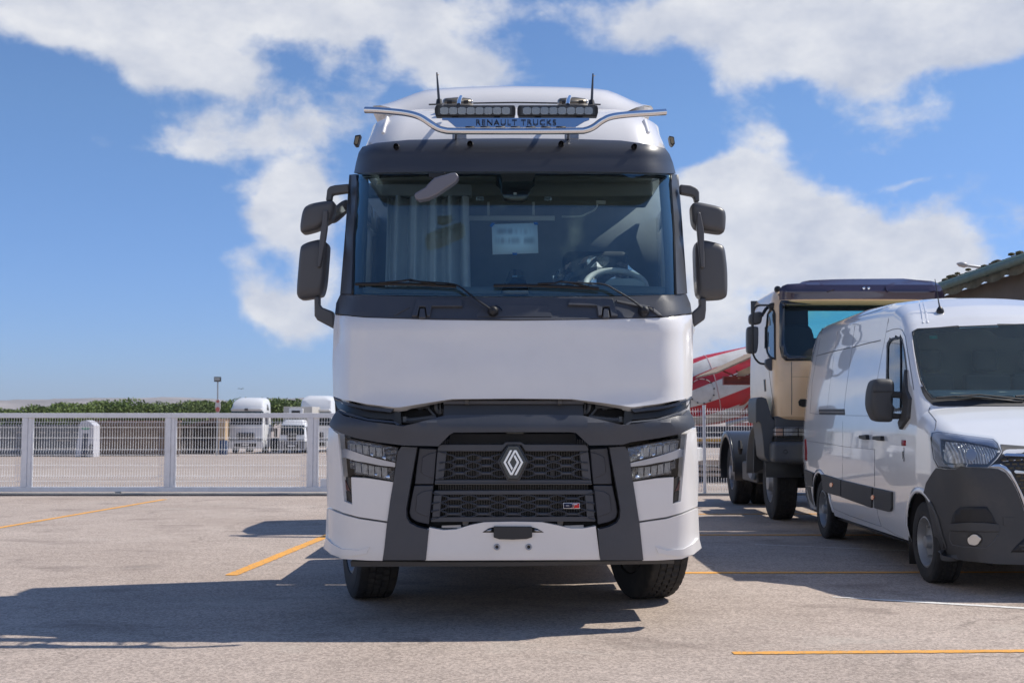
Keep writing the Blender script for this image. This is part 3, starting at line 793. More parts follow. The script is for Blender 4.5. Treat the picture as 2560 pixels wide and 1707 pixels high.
MB().b2(-.35, .25, 1.43, 1.449, hb - .45, hb - .28).build('cooling_vent', BLACK, tB)
pc = W(781, 1100, 83)
tC = cabover('tall white truck half hidden behind the small box truck', (pc.x + .15, 83, slope(83)), -.03, h=W(780, 988, 83).z - slope(83), wtop=2.95, belt=1.9, w=2.5, grp='white trucks parked in the far yard')
MB().b2(-1.22, 1.22, 2.9, 8, 1.0, 3.6).build('cargo_box', FW, tC, bev=.03)
# another tractor stands hidden straight behind the big truck: only its shadow shows at the left
tH = cabover('white truck parked directly behind the big truck, seen only by its shadow', (.20, 14.3, 0), -YAW, h=3.55, w=2.5, cls='tall')

# ================================================================ MIXER, CANOPY, TRAILER, BUILDING (right)
MY = 36
A_ = W(1733, 983, MY); B_ = W(1900, 948, MY)
ax = (B_ - A_).normalized()
mix_t = wthing('concrete_mixer', 'red and white striped concrete mixer drum behind the mesh fence', 'concrete mixer', (A_.x, MY, slope(MY)))
Mr = Matrix.Translation(A_) @ Vector((1, 0, 0)).rotation_difference(ax).to_matrix().to_4x4()
dm = bpy.data.materials.new('drum_stripes'); dm.use_nodes = True
_n = dm.node_tree; _x = N(_n); _b = _n.nodes['Principled BSDF']; _t = _x.n('ShaderNodeTexCoord').outputs['Object']
_s = _x.n('ShaderNodeSeparateXYZ'); _n.links.new(_t, _s.inputs[0])
ang = _x.m('ARCTAN2', _s.outputs[2], _x.m('MULTIPLY', _s.outputs[1], -1))
ph = _x.m('ADD', _x.m('MULTIPLY', ang, 7/(2*math.pi)), _x.m('MULTIPLY', _s.outputs[0], -.17))
ph = _x.m('FRACT', _x.m('ADD', ph, 10.42))
f_ = _x.m('GREATER_THAN', ph, .56)
_w = _x.mix(_x.ramp(_x.noise(_t, 1.7, 6, .7), .35, .75), (.66, .65, .63, 1), (.48, .45, .41, 1))
_r = _x.mix(_x.ramp(_x.noise(_t, 2.4, 6, .7), .35, .75), (.52, .012, .022, 1), (.36, .03, .045, 1))
_n.links.new(_x.mix(f_, _w, _r), _b.inputs['Base Color']); _b.inputs['Roughness'].default_value = .45
prof = [(-2.0, .001), (-2.0, .45), (-1.7, .62), (.0, 1.045), (.02, 1.05), (.56, 1.105), (.60, 1.105), (2.6, 1.09), (2.64, 1.085), (3.6, .85), (4.4, .55), (4.5, .55), (4.5, .001)]
dr = MB().lathe(prof, Matrix(), 64).build('drum', dm, mix_t)
dr.location = A_ - Vector(mix_t.location); dr.rotation_euler = Mr.to_euler()
def onDrum(u, a):                 # local surface point: u along axis, a angle (0 = facing camera, up positive)
    r = 1.0
    for (x0, r0), (x1, r1) in zip(prof[1:], prof[2:]):
        if x0 <= u <= x1 and x1 > x0: r = r0 + (r1 - r0)*(u - x0)/(x1 - x0)
    return Vector((u, -(r + .008)*math.cos(a), (r + .008)*math.sin(a)))
dred = mat('drum_lettering_red', (.42, .05, .04), .5)
def dtext(body, size, u, a, flip, sx=1.0):
    s = -1 if flip else 1
    o = text('lettering', body, size, dred, dr, None, .002, 1.05, sx=sx, wrap=lambda c: onDrum(u + s*c.x, a + s*c.y/1.1 - s*(0.0)))
    o['kind'] = 'stuff' if False else o.get('kind', ''); 
    if 'kind' in o: del o['kind']
    return o
dtext('PAZ', .20, 1.85, .83, True); dtext('HORMIGONES', .19, 2.10, .64, True)
dtext('HORMIGONES', .22, 2.72, -.42, False); dtext('LA PAZ', .22, 2.45, -.66, False)
sw = MB()
sw.grid([[onDrum(1.15 + .55*t_, -.62 + .30*t_*t_*1.6 + w_*(.02 + .1*math.sin(math.pi*t_))) for w_ in (-.5, .5)] for t_ in [k/12 for k in range(13)]])
sw.grid([[onDrum(1.2 + .75*t_, -.92 + .34*math.sin(math.pi*t_*.75) + w_*(.015 + .11*math.sin(math.pi*t_))) for w_ in (-.5, .5)] for t_ in [k/12 for k in range(13)]])
sw.build('swoosh_emblem', dred, dr, solid=.003)
hc = MB(); c0u, c0a = .10, .02
hc.tube([onDrum(c0u + .38*math.cos(k*.2618), c0a + .36*math.sin(k*.2618)) for k in range(25)], .012, 5)
hc.build('hatch_rim', mat('hatch_line', (.55, .52, .48), .5), dr)
bo = MB()
for k in range(12): bo.box(onDrum(c0u + .38*math.cos(k*.5236), c0a + .36*math.sin(k*.5236)), (.04, .04, .04))
bo.build('hatch_bolts', BLACK, dr)
for u in (.58, 2.62):
    MB().lathe([(u - .03, 1.08), (u - .01, 1.113), (u + .01, 1.113), (u + .03, 1.08)], Matrix(), 64).build('hoop', mat('hoop', (.46, .30, .29), .6), dr)
BLUEF = mat('navy_chassis', (.015, .02, .045), .5, dirt=.2)
mp = Vector(mix_t.location)
zc = slope(MY)
def wb(mb, name, m, par, bev=0, **k): return mb.build(name, m, par, bev=bev, **k)
xa, xb = A_.x - 3, A_.x + 7
wb(MB().b2(xa, xb, MY - .45, MY - .33, zc + .75, zc + 1.0), 'chassis_rail', BLUEF, mix_t)
wb(MB().b2(xa, xb, MY + .33, MY + .45, zc + .75, zc + 1.0), 'chassis_rail', BLUEF, mix_t)
wb(MB().tube([W(1815, 1060, MY - 1.1), W(1850, 1051, MY - 1.1), W(1895, 1040, MY - 1.1)], .07, 10), 'water_pipe', STEEL, mix_t)
wb(MB().b2(W(1850, 1000, MY).x, xb, MY - 1.15, MY + 1.1, W(1850, 1064, MY - 1).z, W(1850, 1056, MY - 1).z), 'red_fender', mat('mixer_red', (.5, .03, .02), .4), mix_t, .02)
for x in (xa + .8, xa + 2.2, xb - 1.5):
    wheel(mix_t, (x, MY - 1.0, zc + .5), .5, .3, .28, steer=R(90), side=-1, nseg=36, bolts=0)
for s in (A_.x - .7, A_.x + 3.2):
    wb(MB().b2(s - .1, s + .1, MY - .5, MY + .5, zc + 1.0, zc + 1.45), 'drum_cradle', BLUEF, mix_t)

# low loader with yellow side rail, and stacked boards in front of it
TY = 30; zt_ = slope(TY)
lo = wthing('low_trailer', 'navy low trailer with a yellow side rail behind the mesh fence', 'trailer', (W(1790, 1100, TY).x, TY, zt_))
x0, x1 = W(1640, 1100, TY).x, W(1960, 1100, TY).x
wb(MB().b2(x0, x1, TY, TY + 2.2, W(1700, 1094, TY).z, W(1700, 1066, TY).z), 'side_board', BLUEF, lo, .01)
wb(MB().b2(x0, x1, TY - .04, TY - .004, W(1700, 1103, TY).z, W(1700, 1096, TY).z), 'yellow_rail', mat('trailer_yellow', (.62, .36, .05), .5, dirt=.2), lo, .005)
wb(MB().b2(x0, x1, TY + .2, TY + 2.0, W(1700, 1110, TY).z, W(1700, 1103.5, TY).z), 'deck', mat('rust_deck', (.10, .06, .04), .8, var=.3), lo)
for px in (1660, 1690, 1850, 1880, 1910): wheel(lo, (W(px, 1100, TY).x, TY + .3, zt_ + .42), .42, .26, .24, steer=R(90), nseg=32, bolts=0)
SY = 27; BOARD = mat('sawn_boards', (.52, .42, .33), .85, var=.2, vscale=3)
stk = wthing('board_stack', 'stack of pale boards on dark bearers behind the mesh fence', 'board stack', (W(1790, 1150, SY).x, SY, slope(SY)))
x0, x1 = W(1650, 1100, SY).x, W(1817, 1100, SY).x
for a_, b_ in ((1149, 1162), (1167, 1175.5), (1182, 1190)):
    z1_, z0_ = W(1700, a_, SY).z, W(1700, b_, SY).z
    for k in range(4): wb(MB().b2(x0, x1 - k*.04, SY + k*.3, SY + k*.3 + .28, z0_, z1_), 'board', BOARD, stk, .006)
    for k in range(5): wb(MB().b2(x0 + .2 + k*.38, x0 + .3 + k*.38, SY, SY + 1.2, z0_ - .07, z0_ - .002), 'bearer', SHED, stk)
wb(MB().b2(x0, x1, SY, SY + 1.2, slope(SY), W(1700, 1193, SY).z), 'base_frame', mat('dark_slate_base', (.03, .035, .05), .8), stk)

# timber canopy on red steel
KY = 27
can = wthing('timber_canopy', 'timber roofed canopy on rust red steel beams in front of the mixer drum', 'canopy', (W(1880, 1100, KY).x, KY, slope(KY)))
REDS = mat('red_oxide_steel', (.20, .035, .022), .6, var=.25, vscale=3)
TIM = mat('canopy_timber', (.50, .34, .20), .8, var=.15, vscale=4); TILE = mat('canopy_boards', (.36, .27, .19), .85, var=.2, vscale=5)
e0, e1, e2 = W(*cR((318, 1085))[0], KY), W(*cR((800, 868))[0], KY), W(*cR((395, 1132))[0], KY)
sl_ = (e1 - e0)
n_ = 9
for k in range(n_):           # roof boards, running back from the verge
    a0 = e0 + sl_*(k/n_*1.6); a1 = e0 + sl_*((k + .94)/n_*1.6)
    mb = MB().add([a0, a1, a1 + Vector((0, 3.2, 0)), a0 + Vector((0, 3.2, 0)), a0 - Vector((0, 0, .04)), a1 - Vector((0, 0, .04)), a1 + Vector((0, 3.2, -.04)), a0 + Vector((0, 3.2, -.04))],
                  [(0, 1, 2, 3), (7, 6, 5, 4), (0, 4, 5, 1), (1, 5, 6, 2), (2, 6, 7, 3), (3, 7, 4, 0)])
    wb(mb, 'roof_board', TILE, can)
d_ = Vector((0, 0, -.17))
off_ = Vector((.15, -.03, -.04))
mb = MB().prism([(0, 0), (1, 0), (1, -.01), (0, -.01)], Matrix(), 0, .05) if False else MB()
p0 = e0 + Vector((.38, -.03, -.05)) + sl_*.0; p1 = p0 + sl_*1.5
mb.add([p0 + sl_*.1, p1, p1 + d_, p0 + d_ + sl_*.1] + [v + Vector((0, .06, 0)) for v in (p0 + sl_*.1, p1, p1 + d_, p0 + d_ + sl_*.1)], [(0, 1, 2, 3), (7, 6, 5, 4), (0, 4, 5, 1), (1, 5, 6, 2), (2, 6, 7, 3), (3, 7, 4, 0)])
wb(mb, 'verge_board', TIM, can)
for (xa_, ya_), (xb_, yb_), nm, dpt in (((390, 1135), (390, 1228), 'beam', 0), ((672, 1028), (672, 1130), 'short_beam', 1.0)):
    a = W(*cR((xa_, ya_))[0], KY + dpt); b = W(*cR((xb_, yb_))[0], KY + dpt); h_ = a.z - b.z
    z0 = b.z; xx = a.x; xe = a.x + 5
    bb = MB().b2(xx, xe, KY + dpt - .08, KY + dpt + .08, a.z - .03, a.z).b2(xx, xe, KY + dpt - .08, KY + dpt + .08, z0, z0 + .03).b2(xx, xe, KY + dpt - .012, KY + dpt + .012, z0 + .03, a.z - .03).b2(xx - .02, xx, KY + dpt - .08, KY + dpt + .08, z0, a.z)
    wb(bb, nm, REDS, can)
br_ = MB()
for k in range(5):
    xx = W(*cR((470 + k*70, 1130))[0], KY + .5).x
    br_.tube([(xx, KY + .5, W(1800, 941, KY).z), (xx + (.35 if k % 2 == 0 else -.35), KY + .5, W(1800, 925, KY).z)], .02, 6)
wb(br_, 'bracing', REDS, can)
pp = W(*cR((790, 1260))[0], KY)
wb(MB().b2(pp.x - .06, pp.x + .06, KY - .06, KY + .06, slope(KY), pp.z + .05), 'column', REDS, can)
wb(MB().b2(pp.x + 3.2, pp.x + 3.32, KY - .06, KY + .06, slope(KY), pp.z + .05), 'column', REDS, can)

# workshop wall at the right, parallel with the vehicles
WX = 8.0
def wxy(Y): return WX + YAW*(Y - 12)
bld = wthing('workshop', 'brown rendered workshop with a corrugated roof and a green gutter behind the van', 'building', (WX, 17, 0))
BW = mat('workshop_render', (.17, .145, .125), .9, bump=.4, bscale=30, var=.14, vscale=2, dirt=.2)
ROOFM = mat('fibre_cement_roof', (.20, .17, .14), .9, var=.3, vscale=4, dirt=.3); GUT = mat('green_gutter', (.10, .165, .14), .55, dirt=.35, var=.3)
Y0, Y1 = 12.6, 22.6
gzp = W(2560, 622, 17.65).z - .27
ze = gzp
rows = [[Vector((wxy(y), y, z)) for y in (Y0, Y1)] + [Vector((wxy(Y1) + 10, Y1, z))] for z in (0, ze - .02)]
b = MB().grid([[Vector((wxy(Y0) + 10, Y0, 0))] + rows[0], [Vector((wxy(Y0) + 10, Y0, ze - .02))] + rows[1]])
wb(b, 'wall', BW, bld)
rr_ = []
nY = 260
for j, (dx_, dz_) in enumerate(((-.42, -.02), (0, .08), (2.0, .52), (6.0, 1.4))):
    rr_.append([Vector((wxy(Y0 + (Y1 - Y0)*i/nY) + dx_, Y0 - .2 + (Y1 - Y0 + .3)*i/nY, ze + .12 + dz_ + .035*math.sin(2*math.pi*(Y1 - Y0)*i/nY/.177))) for i in range(nY + 1)])
wb(MB().grid(rr_), 'corrugated_roof', ROOFM, bld, solid=.012)
gut = [Vector((wxy(Y0) - .50, Y0 - .2, ze + .0)), Vector((wxy(Y1) - .50, Y1, ze + .0))]
wb(MB().tube(gut, .065, 12), 'gutter', GUT, bld)
wb(MB().tube([v + Vector((-.02, 0, .07)) for v in gut], .012, 6), 'gutter_lip', mat('gutter_lip', (.22, .38, .32), .5), bld)
rr_ = []
nb = 120
for z_, o_ in ((.10, 0), (-.17, .02)):
    rr_.append([Vector((wxy(Y0 + (Y1 - Y0)*i/nb) - .36 + o_ + .025*math.sin(2*math.pi*(Y1 - Y0)*i/nb/.9), Y0 + (Y1 - Y0)*i/nb, ze + .04 + z_ + (.028*math.cos(2*math.pi*(Y1 - Y0)*i/nb/.9) if z_ < 0 else 0))) for i in range(nb + 1)])
wb(MB().grid(rr_), 'eave_flashing', mat('eave_green_rust', (.15, .165, .135), .7, var=.5, vscale=5, dirt=.5), bld, solid=.01)
for k in range(12):
    y = Y0 + .8 + k*.85; wb(MB().box((wxy(y) - .46, y, ze + .02), (.10, .03, .16)), 'gutter_bracket', GUT, bld)
mo = MB(); rr = random.Random(3)
for k in range(60):
    y = rr.uniform(17.5, 22.4); s_ = rr.uniform(.03, .09)
    mo.lathe([(-s_*.4, .001), (-s_*.2, s_*.8), (s_*.3, s_*.7), (s_*.5, .001)], Matrix.Translation((wxy(y) - .36 + rr.uniform(0, .3), y, ze + .19)) @ Matrix.Rotation(-R(90), 4, 'Y'), 6)
tag(wb(mo, 'moss', mat('moss', (.10, .085, .035), .95), bld), kind='stuff')
sy = 27; sp = W(2402, 662, sy)
st_ = wthing('street_lamp', 'grey street lamp head peeping out above the workshop roof', 'street lamp', (sp.x + 1.2, sy, slope(sy)))
hp = W(2392, 659, sy); hp2 = W(2420, 664.5, sy)
wb(MB().tube([hp, hp + (hp2 - hp)*.3, hp + (hp2 - hp)*.7, hp2], [.03, .10, .11, .05], 12, flat=.6), 'lamp_head', mat('lamp_housing', (.40, .41, .42), .4), st_, .0)
wb(MB().tube([hp2, hp2 + Vector((.5, 0, -.06)), Vector((sp.x + 1.15, sy, hp2.z - .35)), Vector((sp.x + 1.2, sy, 3)), Vector((sp.x + 1.2, sy, slope(sy)))], [.03, .035, .05, .06, .08], 10), 'pole', STEEL, st_)

# ================================================================ AIR
hz = MB().b2(-1750, 1750, -62, 3000, -3.2, 95).build('haze', None, None, smooth=False)
hm = bpy.data.materials.new('haze'); hm.use_nodes = True; hm.node_tree.nodes.clear()
pvn = hm.node_tree.nodes.new('ShaderNodeVolumePrincipled'); pvn.inputs['Color'].default_value = (.80, .87, 1, 1); pvn.inputs['Density'].default_value = .00014; pvn.inputs['Anisotropy'].default_value = .2
ho_ = hm.node_tree.nodes.new('ShaderNodeOutputMaterial'); hm.node_tree.links.new(pvn.outputs[0], ho_.inputs['Volume'])
hz.data.materials.append(hm); hz['kind'] = 'stuff'
# ================================================================ THE BIG TRUCK
TC = Vector((0.014, 8.9, 0))
truck = wthing('tractor_truck', 'big white tractor truck facing the camera with a polished roof bar and dark grille', 'truck', tuple(TC))
def xc(Y): return .014 + .010*(Y - 7.65)
YF = interp([(.38, 7.70), (.5, 7.66), (.9, 7.64), (1.25, 7.62), (1.45, 7.64), (1.55, 7.68), (2.06, 7.73), (2.12, 7.77), (2.26, 7.83)])
def yfw(z): return YF(z) if z < 2.26 else 7.83 + (z - 2.26)*.39
HWT = interp([(.4, 1.29), (1.3, 1.29), (1.5, 1.265), (2.06, 1.262), (2.26, 1.255), (3.14, 1.235)])
def surfT(off=0, prof=yfw, hw=HWT, rx=.26, ry=.36, crown=.06):
    def f(px, py):
        y = 7.8
        for _ in range(34):
            p = W(px, py, y); h = hw(p.z); x = abs(p.x - xc(y))
            c = crown*min(1, x/h)**2; t = max(0, min(.965, (x - (h - rx))/rx))
            c += ry*(1 - math.sqrt(1 - t*t)); y = .5*y + .5*(prof(p.z) + c - off)
        return W(px, py, y)
    return f
S0 = surfT()
TM = dict(parent=truck)
def P(name, pts, surf, m, **k):
    return panel(name, pts, surf, m, k.pop('parent', truck), **k)
CI = 1283.0; CO = 1281.2
# ---- bodywork shell: U-shaped plan rows
def urow(z, hw, yf, rear=9.96, rx=.26, ry=.36, crown=.06, n=10, m=9):
    pts = [Vector((-hw, rear, z)), Vector((-hw, (rear + yf + ry + crown)/2, z))]
    for i in range(n + 1):
        t = 1 - i/n; tt = math.sin(t*math.pi/2)
        x = hw - rx + rx*tt
        pts.append(Vector((-x, yf + crown*(x/hw)**2 + ry*(1 - math.cos(t*math.pi/2)), z)))
    for i in range(1, m):
        x = -(hw - rx) + 2*(hw - rx)*i/m; pts.append(Vector((x, yf + crown*(x/hw)**2, z)))
    pts += [Vector((-p.x, p.y, p.z)) for p in pts[:n + 3]][::-1]
    return [p + Vector((xc(p.y), 0, 0)) for p in pts]
low = MB()
rows = [urow(z, h, y) for z, h, y in ((.98, 1.25, 7.74), (1.5, 1.25, 7.74), (2.06, 1.25, 7.78), (2.30, 1.245, 7.88))]
MB().grid([[r[j] for j in range(0, 9)] for r in rows]).build('cab_side', WHITE, truck, solid=.02)
MB().grid([[r[j] for j in range(len(rows[0]) - 9, len(rows[0]))] for r in rows]).build('cab_side', WHITE, truck, solid=.02)
for s in (-1, 1):                # upper side walls with a window opening
    sw_ = MB()
    ys = [8.30, 8.42, 9.32, 9.96]; zs = [2.30, 2.42, 3.0, 3.16]
    def q(y, z): return Vector((xc(y) + s*(HWT(z) - .012), y + (z - 2.3)*.30*(1 if y < 8.5 else 0), z))
    for i in range(3):
        for j in range(3):
            if i == 1 and j == 1: continue
            sw_.add([q(ys[i], zs[j]), q(ys[i + 1], zs[j]), q(ys[i + 1], zs[j + 1]), q(ys[i], zs[j + 1])], [(0, 1, 2, 3)])
    sw_.build('side_wall', WHITE, truck, solid=.03)
    MB().add([q(ys[1], zs[1]), q(ys[2], zs[1]), q(ys[2], zs[2]), q(ys[1], zs[2])], [(0, 1, 2, 3)]).build('side_window', SIDEG, truck)
    MB().b2(s*1.262 + .03, s*1.275 + .03, 9.0, 9.25, 1.95, 2.0).build('door_handle', BLACK, truck, bev=.01)
MB().b2(-1.22, 1.27, 9.93, 9.98, .98, 3.5).build('rear_wall', WHITE, truck)
# ---- roof cap and wind deflector
def rrow(xl, xr, py, Y, **k):
    hwv = (W(800 + xr/2.352, 160 + py/2.352, Y + .32).x - W(800 + xl/2.352, 160 + py/2.352, Y + .32).x)/2
    return urow(W(1285, 160 + py/2.352, Y).z, hwv, Y, **k)
rows = [rrow(*a, rx=.34, ry=.44) for a in ((222, 2072, 520, 8.19), (240, 2056, 470, 8.215), (243, 2046, 430, 8.25), (262, 1996, 350, 8.33), (275, 1988, 300, 8.44), (330, 1930, 268, 8.60), (400, 1880, 246, 8.78), (500, 1800, 236, 9.0))]
k_ = len(rows[-1]); rc_ = MB().grid(rows); rc_.f.append(tuple(range(k_*(len(rows) - 1), k_*len(rows))))
rc_.build('roof_cap', WHITE, truck)
dome = [(300, 262), (345, 258), (400, 240), (470, 215), (545, 185), (600, 168), (650, 158), (800, 147), (970, 141), (1145, 138), (1320, 141), (1500, 146), (1640, 156), (1700, 165), (1760, 188), (1830, 222), (1905, 253), (1960, 262)]
base = [W(800 + x/2.352, 160 + y/2.352, 9.05) for x, y in dome]
zb_ = W(1285, 160 + 262/2.352, 8.60).z - .06; rows = []
for Y, s, q_ in ((8.66, 0.0, .72), (8.68, .30, .77), (8.73, .55, .84), (8.82, .78, .91), (8.93, .93, .97), (9.06, 1.0, 1), (9.5, 1.02, 1), (9.96, 1.0, .99)):
    rows.append([Vector((xc(9) + (p.x - xc(9))*q_, Y, zb_ + (p.z - zb_)*s)) for p in base])
dm_ = MB().grid(rows); L_ = len(base); dm_.f.append(tuple(range(L_*7, L_*8)))
dm_.build('wind_deflector', WHITE, truck)
rs = MB(); rs.tube([W(800 + x/2.352, 160 + y/2.352, 8.63) for x, y in ((640, 240), (900, 232), (1145, 228), (1400, 232), (1650, 240))], .006, 6); rs.build('roof_seam', BLACK, truck)
# side strakes of the roof cap (moulded ribs)
SR = surfT(0, interp([(3.2, 8.16), (3.42, 8.22), (3.6, 8.30), (3.72, 8.41), (3.85, 8.62)]), interp([(3.2, 1.2), (3.45, 1.185), (3.7, 1.13), (3.9, 1.05)]), .34, .44)
for pts in (((385, 305), (398, 300), (372, 400), (355, 405)), ((1905, 320), (1925, 325), (1948, 400), (1930, 400))):
    P('roof_rib', cA(*pts), SR, WHITE, th=.03, bev=.012, gx=0, gy=0)
# ---- dark visor
pv = interp([(3.05, 7.93), (3.14, 7.935), (3.30, 7.965), (3.34, 7.985), (3.45, 8.12), (3.5, 8.16)])
SV = surfT(0, pv, interp([(3.0, 1.205), (3.3, 1.19), (3.5, 1.16)]), .30, .42)
P('sun_visor', cA((200, 642), (212, 580), (228, 520), (250, 488), (330, 465), (520, 447), (900, 440), (1140, 438), (1500, 442), (1770, 451), (1920, 471), (2030, 497), (2055, 530), (2075, 580), (2092, 645), (1960, 641), (1600, 634), (1140, 632), (640, 634), (300, 640)), SV, DARK2, th=.045, bev=.012, gx=14, gy=10, seg=3)
for x, y in ((449, 488), (883, 472), (1418, 472), (1847, 489)):
    p = surfT(.012, pv, interp([(3.0, 1.205), (3.3, 1.19), (3.5, 1.16)]), .30, .42)(800 + x/2.352, 160 + y/2.352)
    b_ = MB().lathe([(-.03, .018), (.0, .023), (.004, .020), (.0, .012), (-.01, .010), (.003, .006), (.003, .001)], Matrix.Translation(p) @ Matrix.Rotation(-R(90), 4, 'Z') @ Matrix.Rotation(R(0), 4, 'Z') @ Matrix.Diagonal((-1, 1, 1, 1)), 20)
    b_.build('visor_bolt', BLACK, truck)
# ---- windscreen, seals, pillars
GLP = cA((213, 652), (600, 642), (1140, 636), (1700, 642), (2070, 652), (2087, 1000), (2097, 1355), (1700, 1364), (1140, 1367), (600, 1364), (181, 1355), (194, 1000))
ws_ = P('windscreen', GLP, surfT(0.0), WGLASS, th=0, bev=0, gx=20, gy=30)
for s in (0, 1):
    q = cA((172, 652), (210, 648), (216, 700), (194, 1000), (183, 1352), (118, 1352), (150, 960))
    if s: q = cA((2072, 648), (2108, 652), (2132, 960), (2160, 1350), (2098, 1353), (2088, 1000), (2068, 700))
    P('pillar_trim', q, surfT(.02), DARK, th=.10, bev=.008, gx=12, gy=30)
    q = cA((210, 650), (219, 650), (199, 1000), (190, 1353), (183, 1353), (192, 1000))
    if s: q = cA((2064, 650), (2073, 650), (2090, 1000), (2098, 1353), (2091, 1353), (2082, 1000))
    P('windscreen_seal', q, surfT(.012), BLACK, th=.02, bev=0, gx=12, gy=30)
P('frit_band', cA((222, 640), (2062, 640), (2066, 690), (1990, 672), (1700, 661), (1262, 660), (1262, 715), (1240, 735), (1216, 802), (1188, 816), (1110, 816), (1080, 802), (1060, 735), (1036, 715), (1036, 660), (620, 661), (300, 672), (216, 690)), surfT(-.012), GLOSSB, th=.004, bev=0, gx=20)
P('frit_band', cA((186, 1348), (1060, 1352), (1110, 1225), (1125, 1207), (1178, 1207), (1193, 1225), (1235, 1352), (2094, 1348), (2092, 1364), (1140, 1368), (184, 1364)), surfT(-.012), GLOSSB, th=.004, bev=0, gx=20)
cm = W(*cA((1147, 765))[0], 8.2)
MB().box(surfT(-.004)(*cA((1147, 765))[0]), (.022, .006, .018)).build('camera_lens', mat('lens_grey', (.25, .3, .3), .2), ws_)
for y_, n_ in ((1248, 'sensor_label'),):
    MB().box(surfT(-.004)(*cA((1145, y_))[0]), (.035, .004, .012)).build(n_, mat('label_blue_grey', (.10, .22, .33), .4), ws_)
sn = MB()
for x in (-.2, 0, .2):
    sn.lathe([(-.005, .001), (-.005, .013), (.002, .012), (.002, .001)], Matrix.Translation(surfT(.004)(1285 + x*800, 160 + 641/2.352)) @ Matrix.Rotation(R(90), 4, 'Z'), 10)
# ---- cowl under the windscreen
SC_ = surfT(.008)
P('cowl', cA((118, 1356), (95, 1405), (88, 1465), (250, 1485), (700, 1498), (1180, 1503), (1700, 1497), (2050, 1482), (2186, 1462), (2178, 1408), (2155, 1353), (2095, 1357), (1700, 1368), (1140, 1371), (600, 1368), (183, 1358)), SC_, DARK, th=.05, bev=.010, gx=18, gy=18)
P('cowl_panel', cA((955, 1425), (985, 1415), (1330, 1415), (1368, 1478), (1360, 1486), (925, 1486), (921, 1478)), surfT(.014), DARK, th=.012, bev=.003, gx=30)
for pts in ([(568, 1383), (830, 1383), (838, 1424), (655, 1424), (646, 1480), (628, 1480), (620, 1425), (583, 1425), (572, 1480), (538, 1480)],
            [(1470, 1378), (1722, 1378), (1752, 1480), (1712, 1480), (1702, 1425), (1663, 1425), (1655, 1478), (1636, 1478), (1628, 1420), (1458, 1415)]):
    P('hinge_cover', cA(*pts), surfT(.034), DARK, th=.03, bev=.005, gx=0, gy=0, seg=3)
for x in (601, 1683):
    P('hinge_pocket', cA((x - 27, 1430), (x + 27, 1430), (x + 36, 1488), (x - 34, 1490)), surfT(.013), BLACK, th=.01, bev=0, gx=0, gy=0)
    P('hinge_arm', cA((x - 14, 1436), (x + 14, 1436), (x + 20, 1490), (x - 20, 1492)), surfT(.030), DARK, th=.03, bev=.005, gx=0, gy=0)
P('cowl_rib', cA((430, 1475), (470, 1448), (530, 1430), (470, 1462), (445, 1480)), surfT(.016), ALU if False else DARK, th=.01, bev=.003, gx=0, gy=0)
P('cowl_rib', cA((1740, 1385), (1880, 1410), (1950, 1425), (2015, 1478), (1990, 1478), (1935, 1438), (1840, 1418), (1745, 1398)), surfT(.022), DARK, th=.014, bev=.005, gx=0, gy=0)
# ---- wipers
def wiper(arm, blade, blade2, piv, hook):
    f = surfT(.055); g = surfT(.030)
    ap = cat([f(*p) for p in arm], 4)
    a = MB().tube(ap, [.016 - .006*i/(len(ap) - 1) for i in range(len(ap))], 8, flat=.5)
    w_ = a.build('wiper_arm', BLACK, truck)
    MB().tube([g(*p) for p in blade], .009, 6, flat=1.4).build('wiper_blade', BLACK, w_)
    MB().tube([surfT(.045)(*p) for p in blade2], .007, 6).build('blade_bridge', BLACK, w_)
    p = surfT(.02)(*piv)
    MB().lathe([(-.02, .04), (.02, .036), (.03, .028), (.045, .022), (.05, .001)], Matrix.Translation(p) @ Matrix.Rotation(-R(90), 4, 'Z'), 20).build('wiper_pivot', BLACK, w_)
    MB().tube(cat([surfT(.03)(*q) for q in hook], 3), .004, 5).build('washer_hose', GLOSSB, w_)
wiper(cJ((1460, 1400), (1330, 1310), (1180, 1195), (1080, 1140), (860, 1120), (640, 1108)), cJ((112, 1138), (400, 1136), (700, 1140), (1100, 1160)), cJ((350, 1125), (560, 1108), (650, 1095), (760, 1118), (900, 1138)), cJ((1460, 1405))[0], cJ((1440, 1370), (1500, 1350), (1550, 1395)))
wiper(cK((1300, 1390), (1170, 1290), (1020, 1200), (900, 1140), (700, 1128), (480, 1118)), cK((-180, 1152), (120, 1150), (500, 1162), (850, 1182)), cK((250, 1135), (420, 1128), (480, 1108), (640, 1140), (760, 1165)), cK((1290, 1405))[0], cK((1330, 1360), (1380, 1370), (1385, 1400)))
# ---- white hood
P('hood', cB((78, 56), (240, 70), (600, 82), (1000, 86), (1400, 81), (1750, 71), (1918, 54), (1923, 120), (1924, 300), (1919, 474), (1880, 490), (1740, 515), (1620, 530), (1600, 530), (1480, 512), (1300, 490), (1000, 487), (680, 490), (560, 508), (410, 532), (380, 532), (240, 515), (110, 490), (68, 476), (64, 300), (70, 120)), S0, WHITE, th=.06, bev=.009, gx=13, gy=26, seg=3)
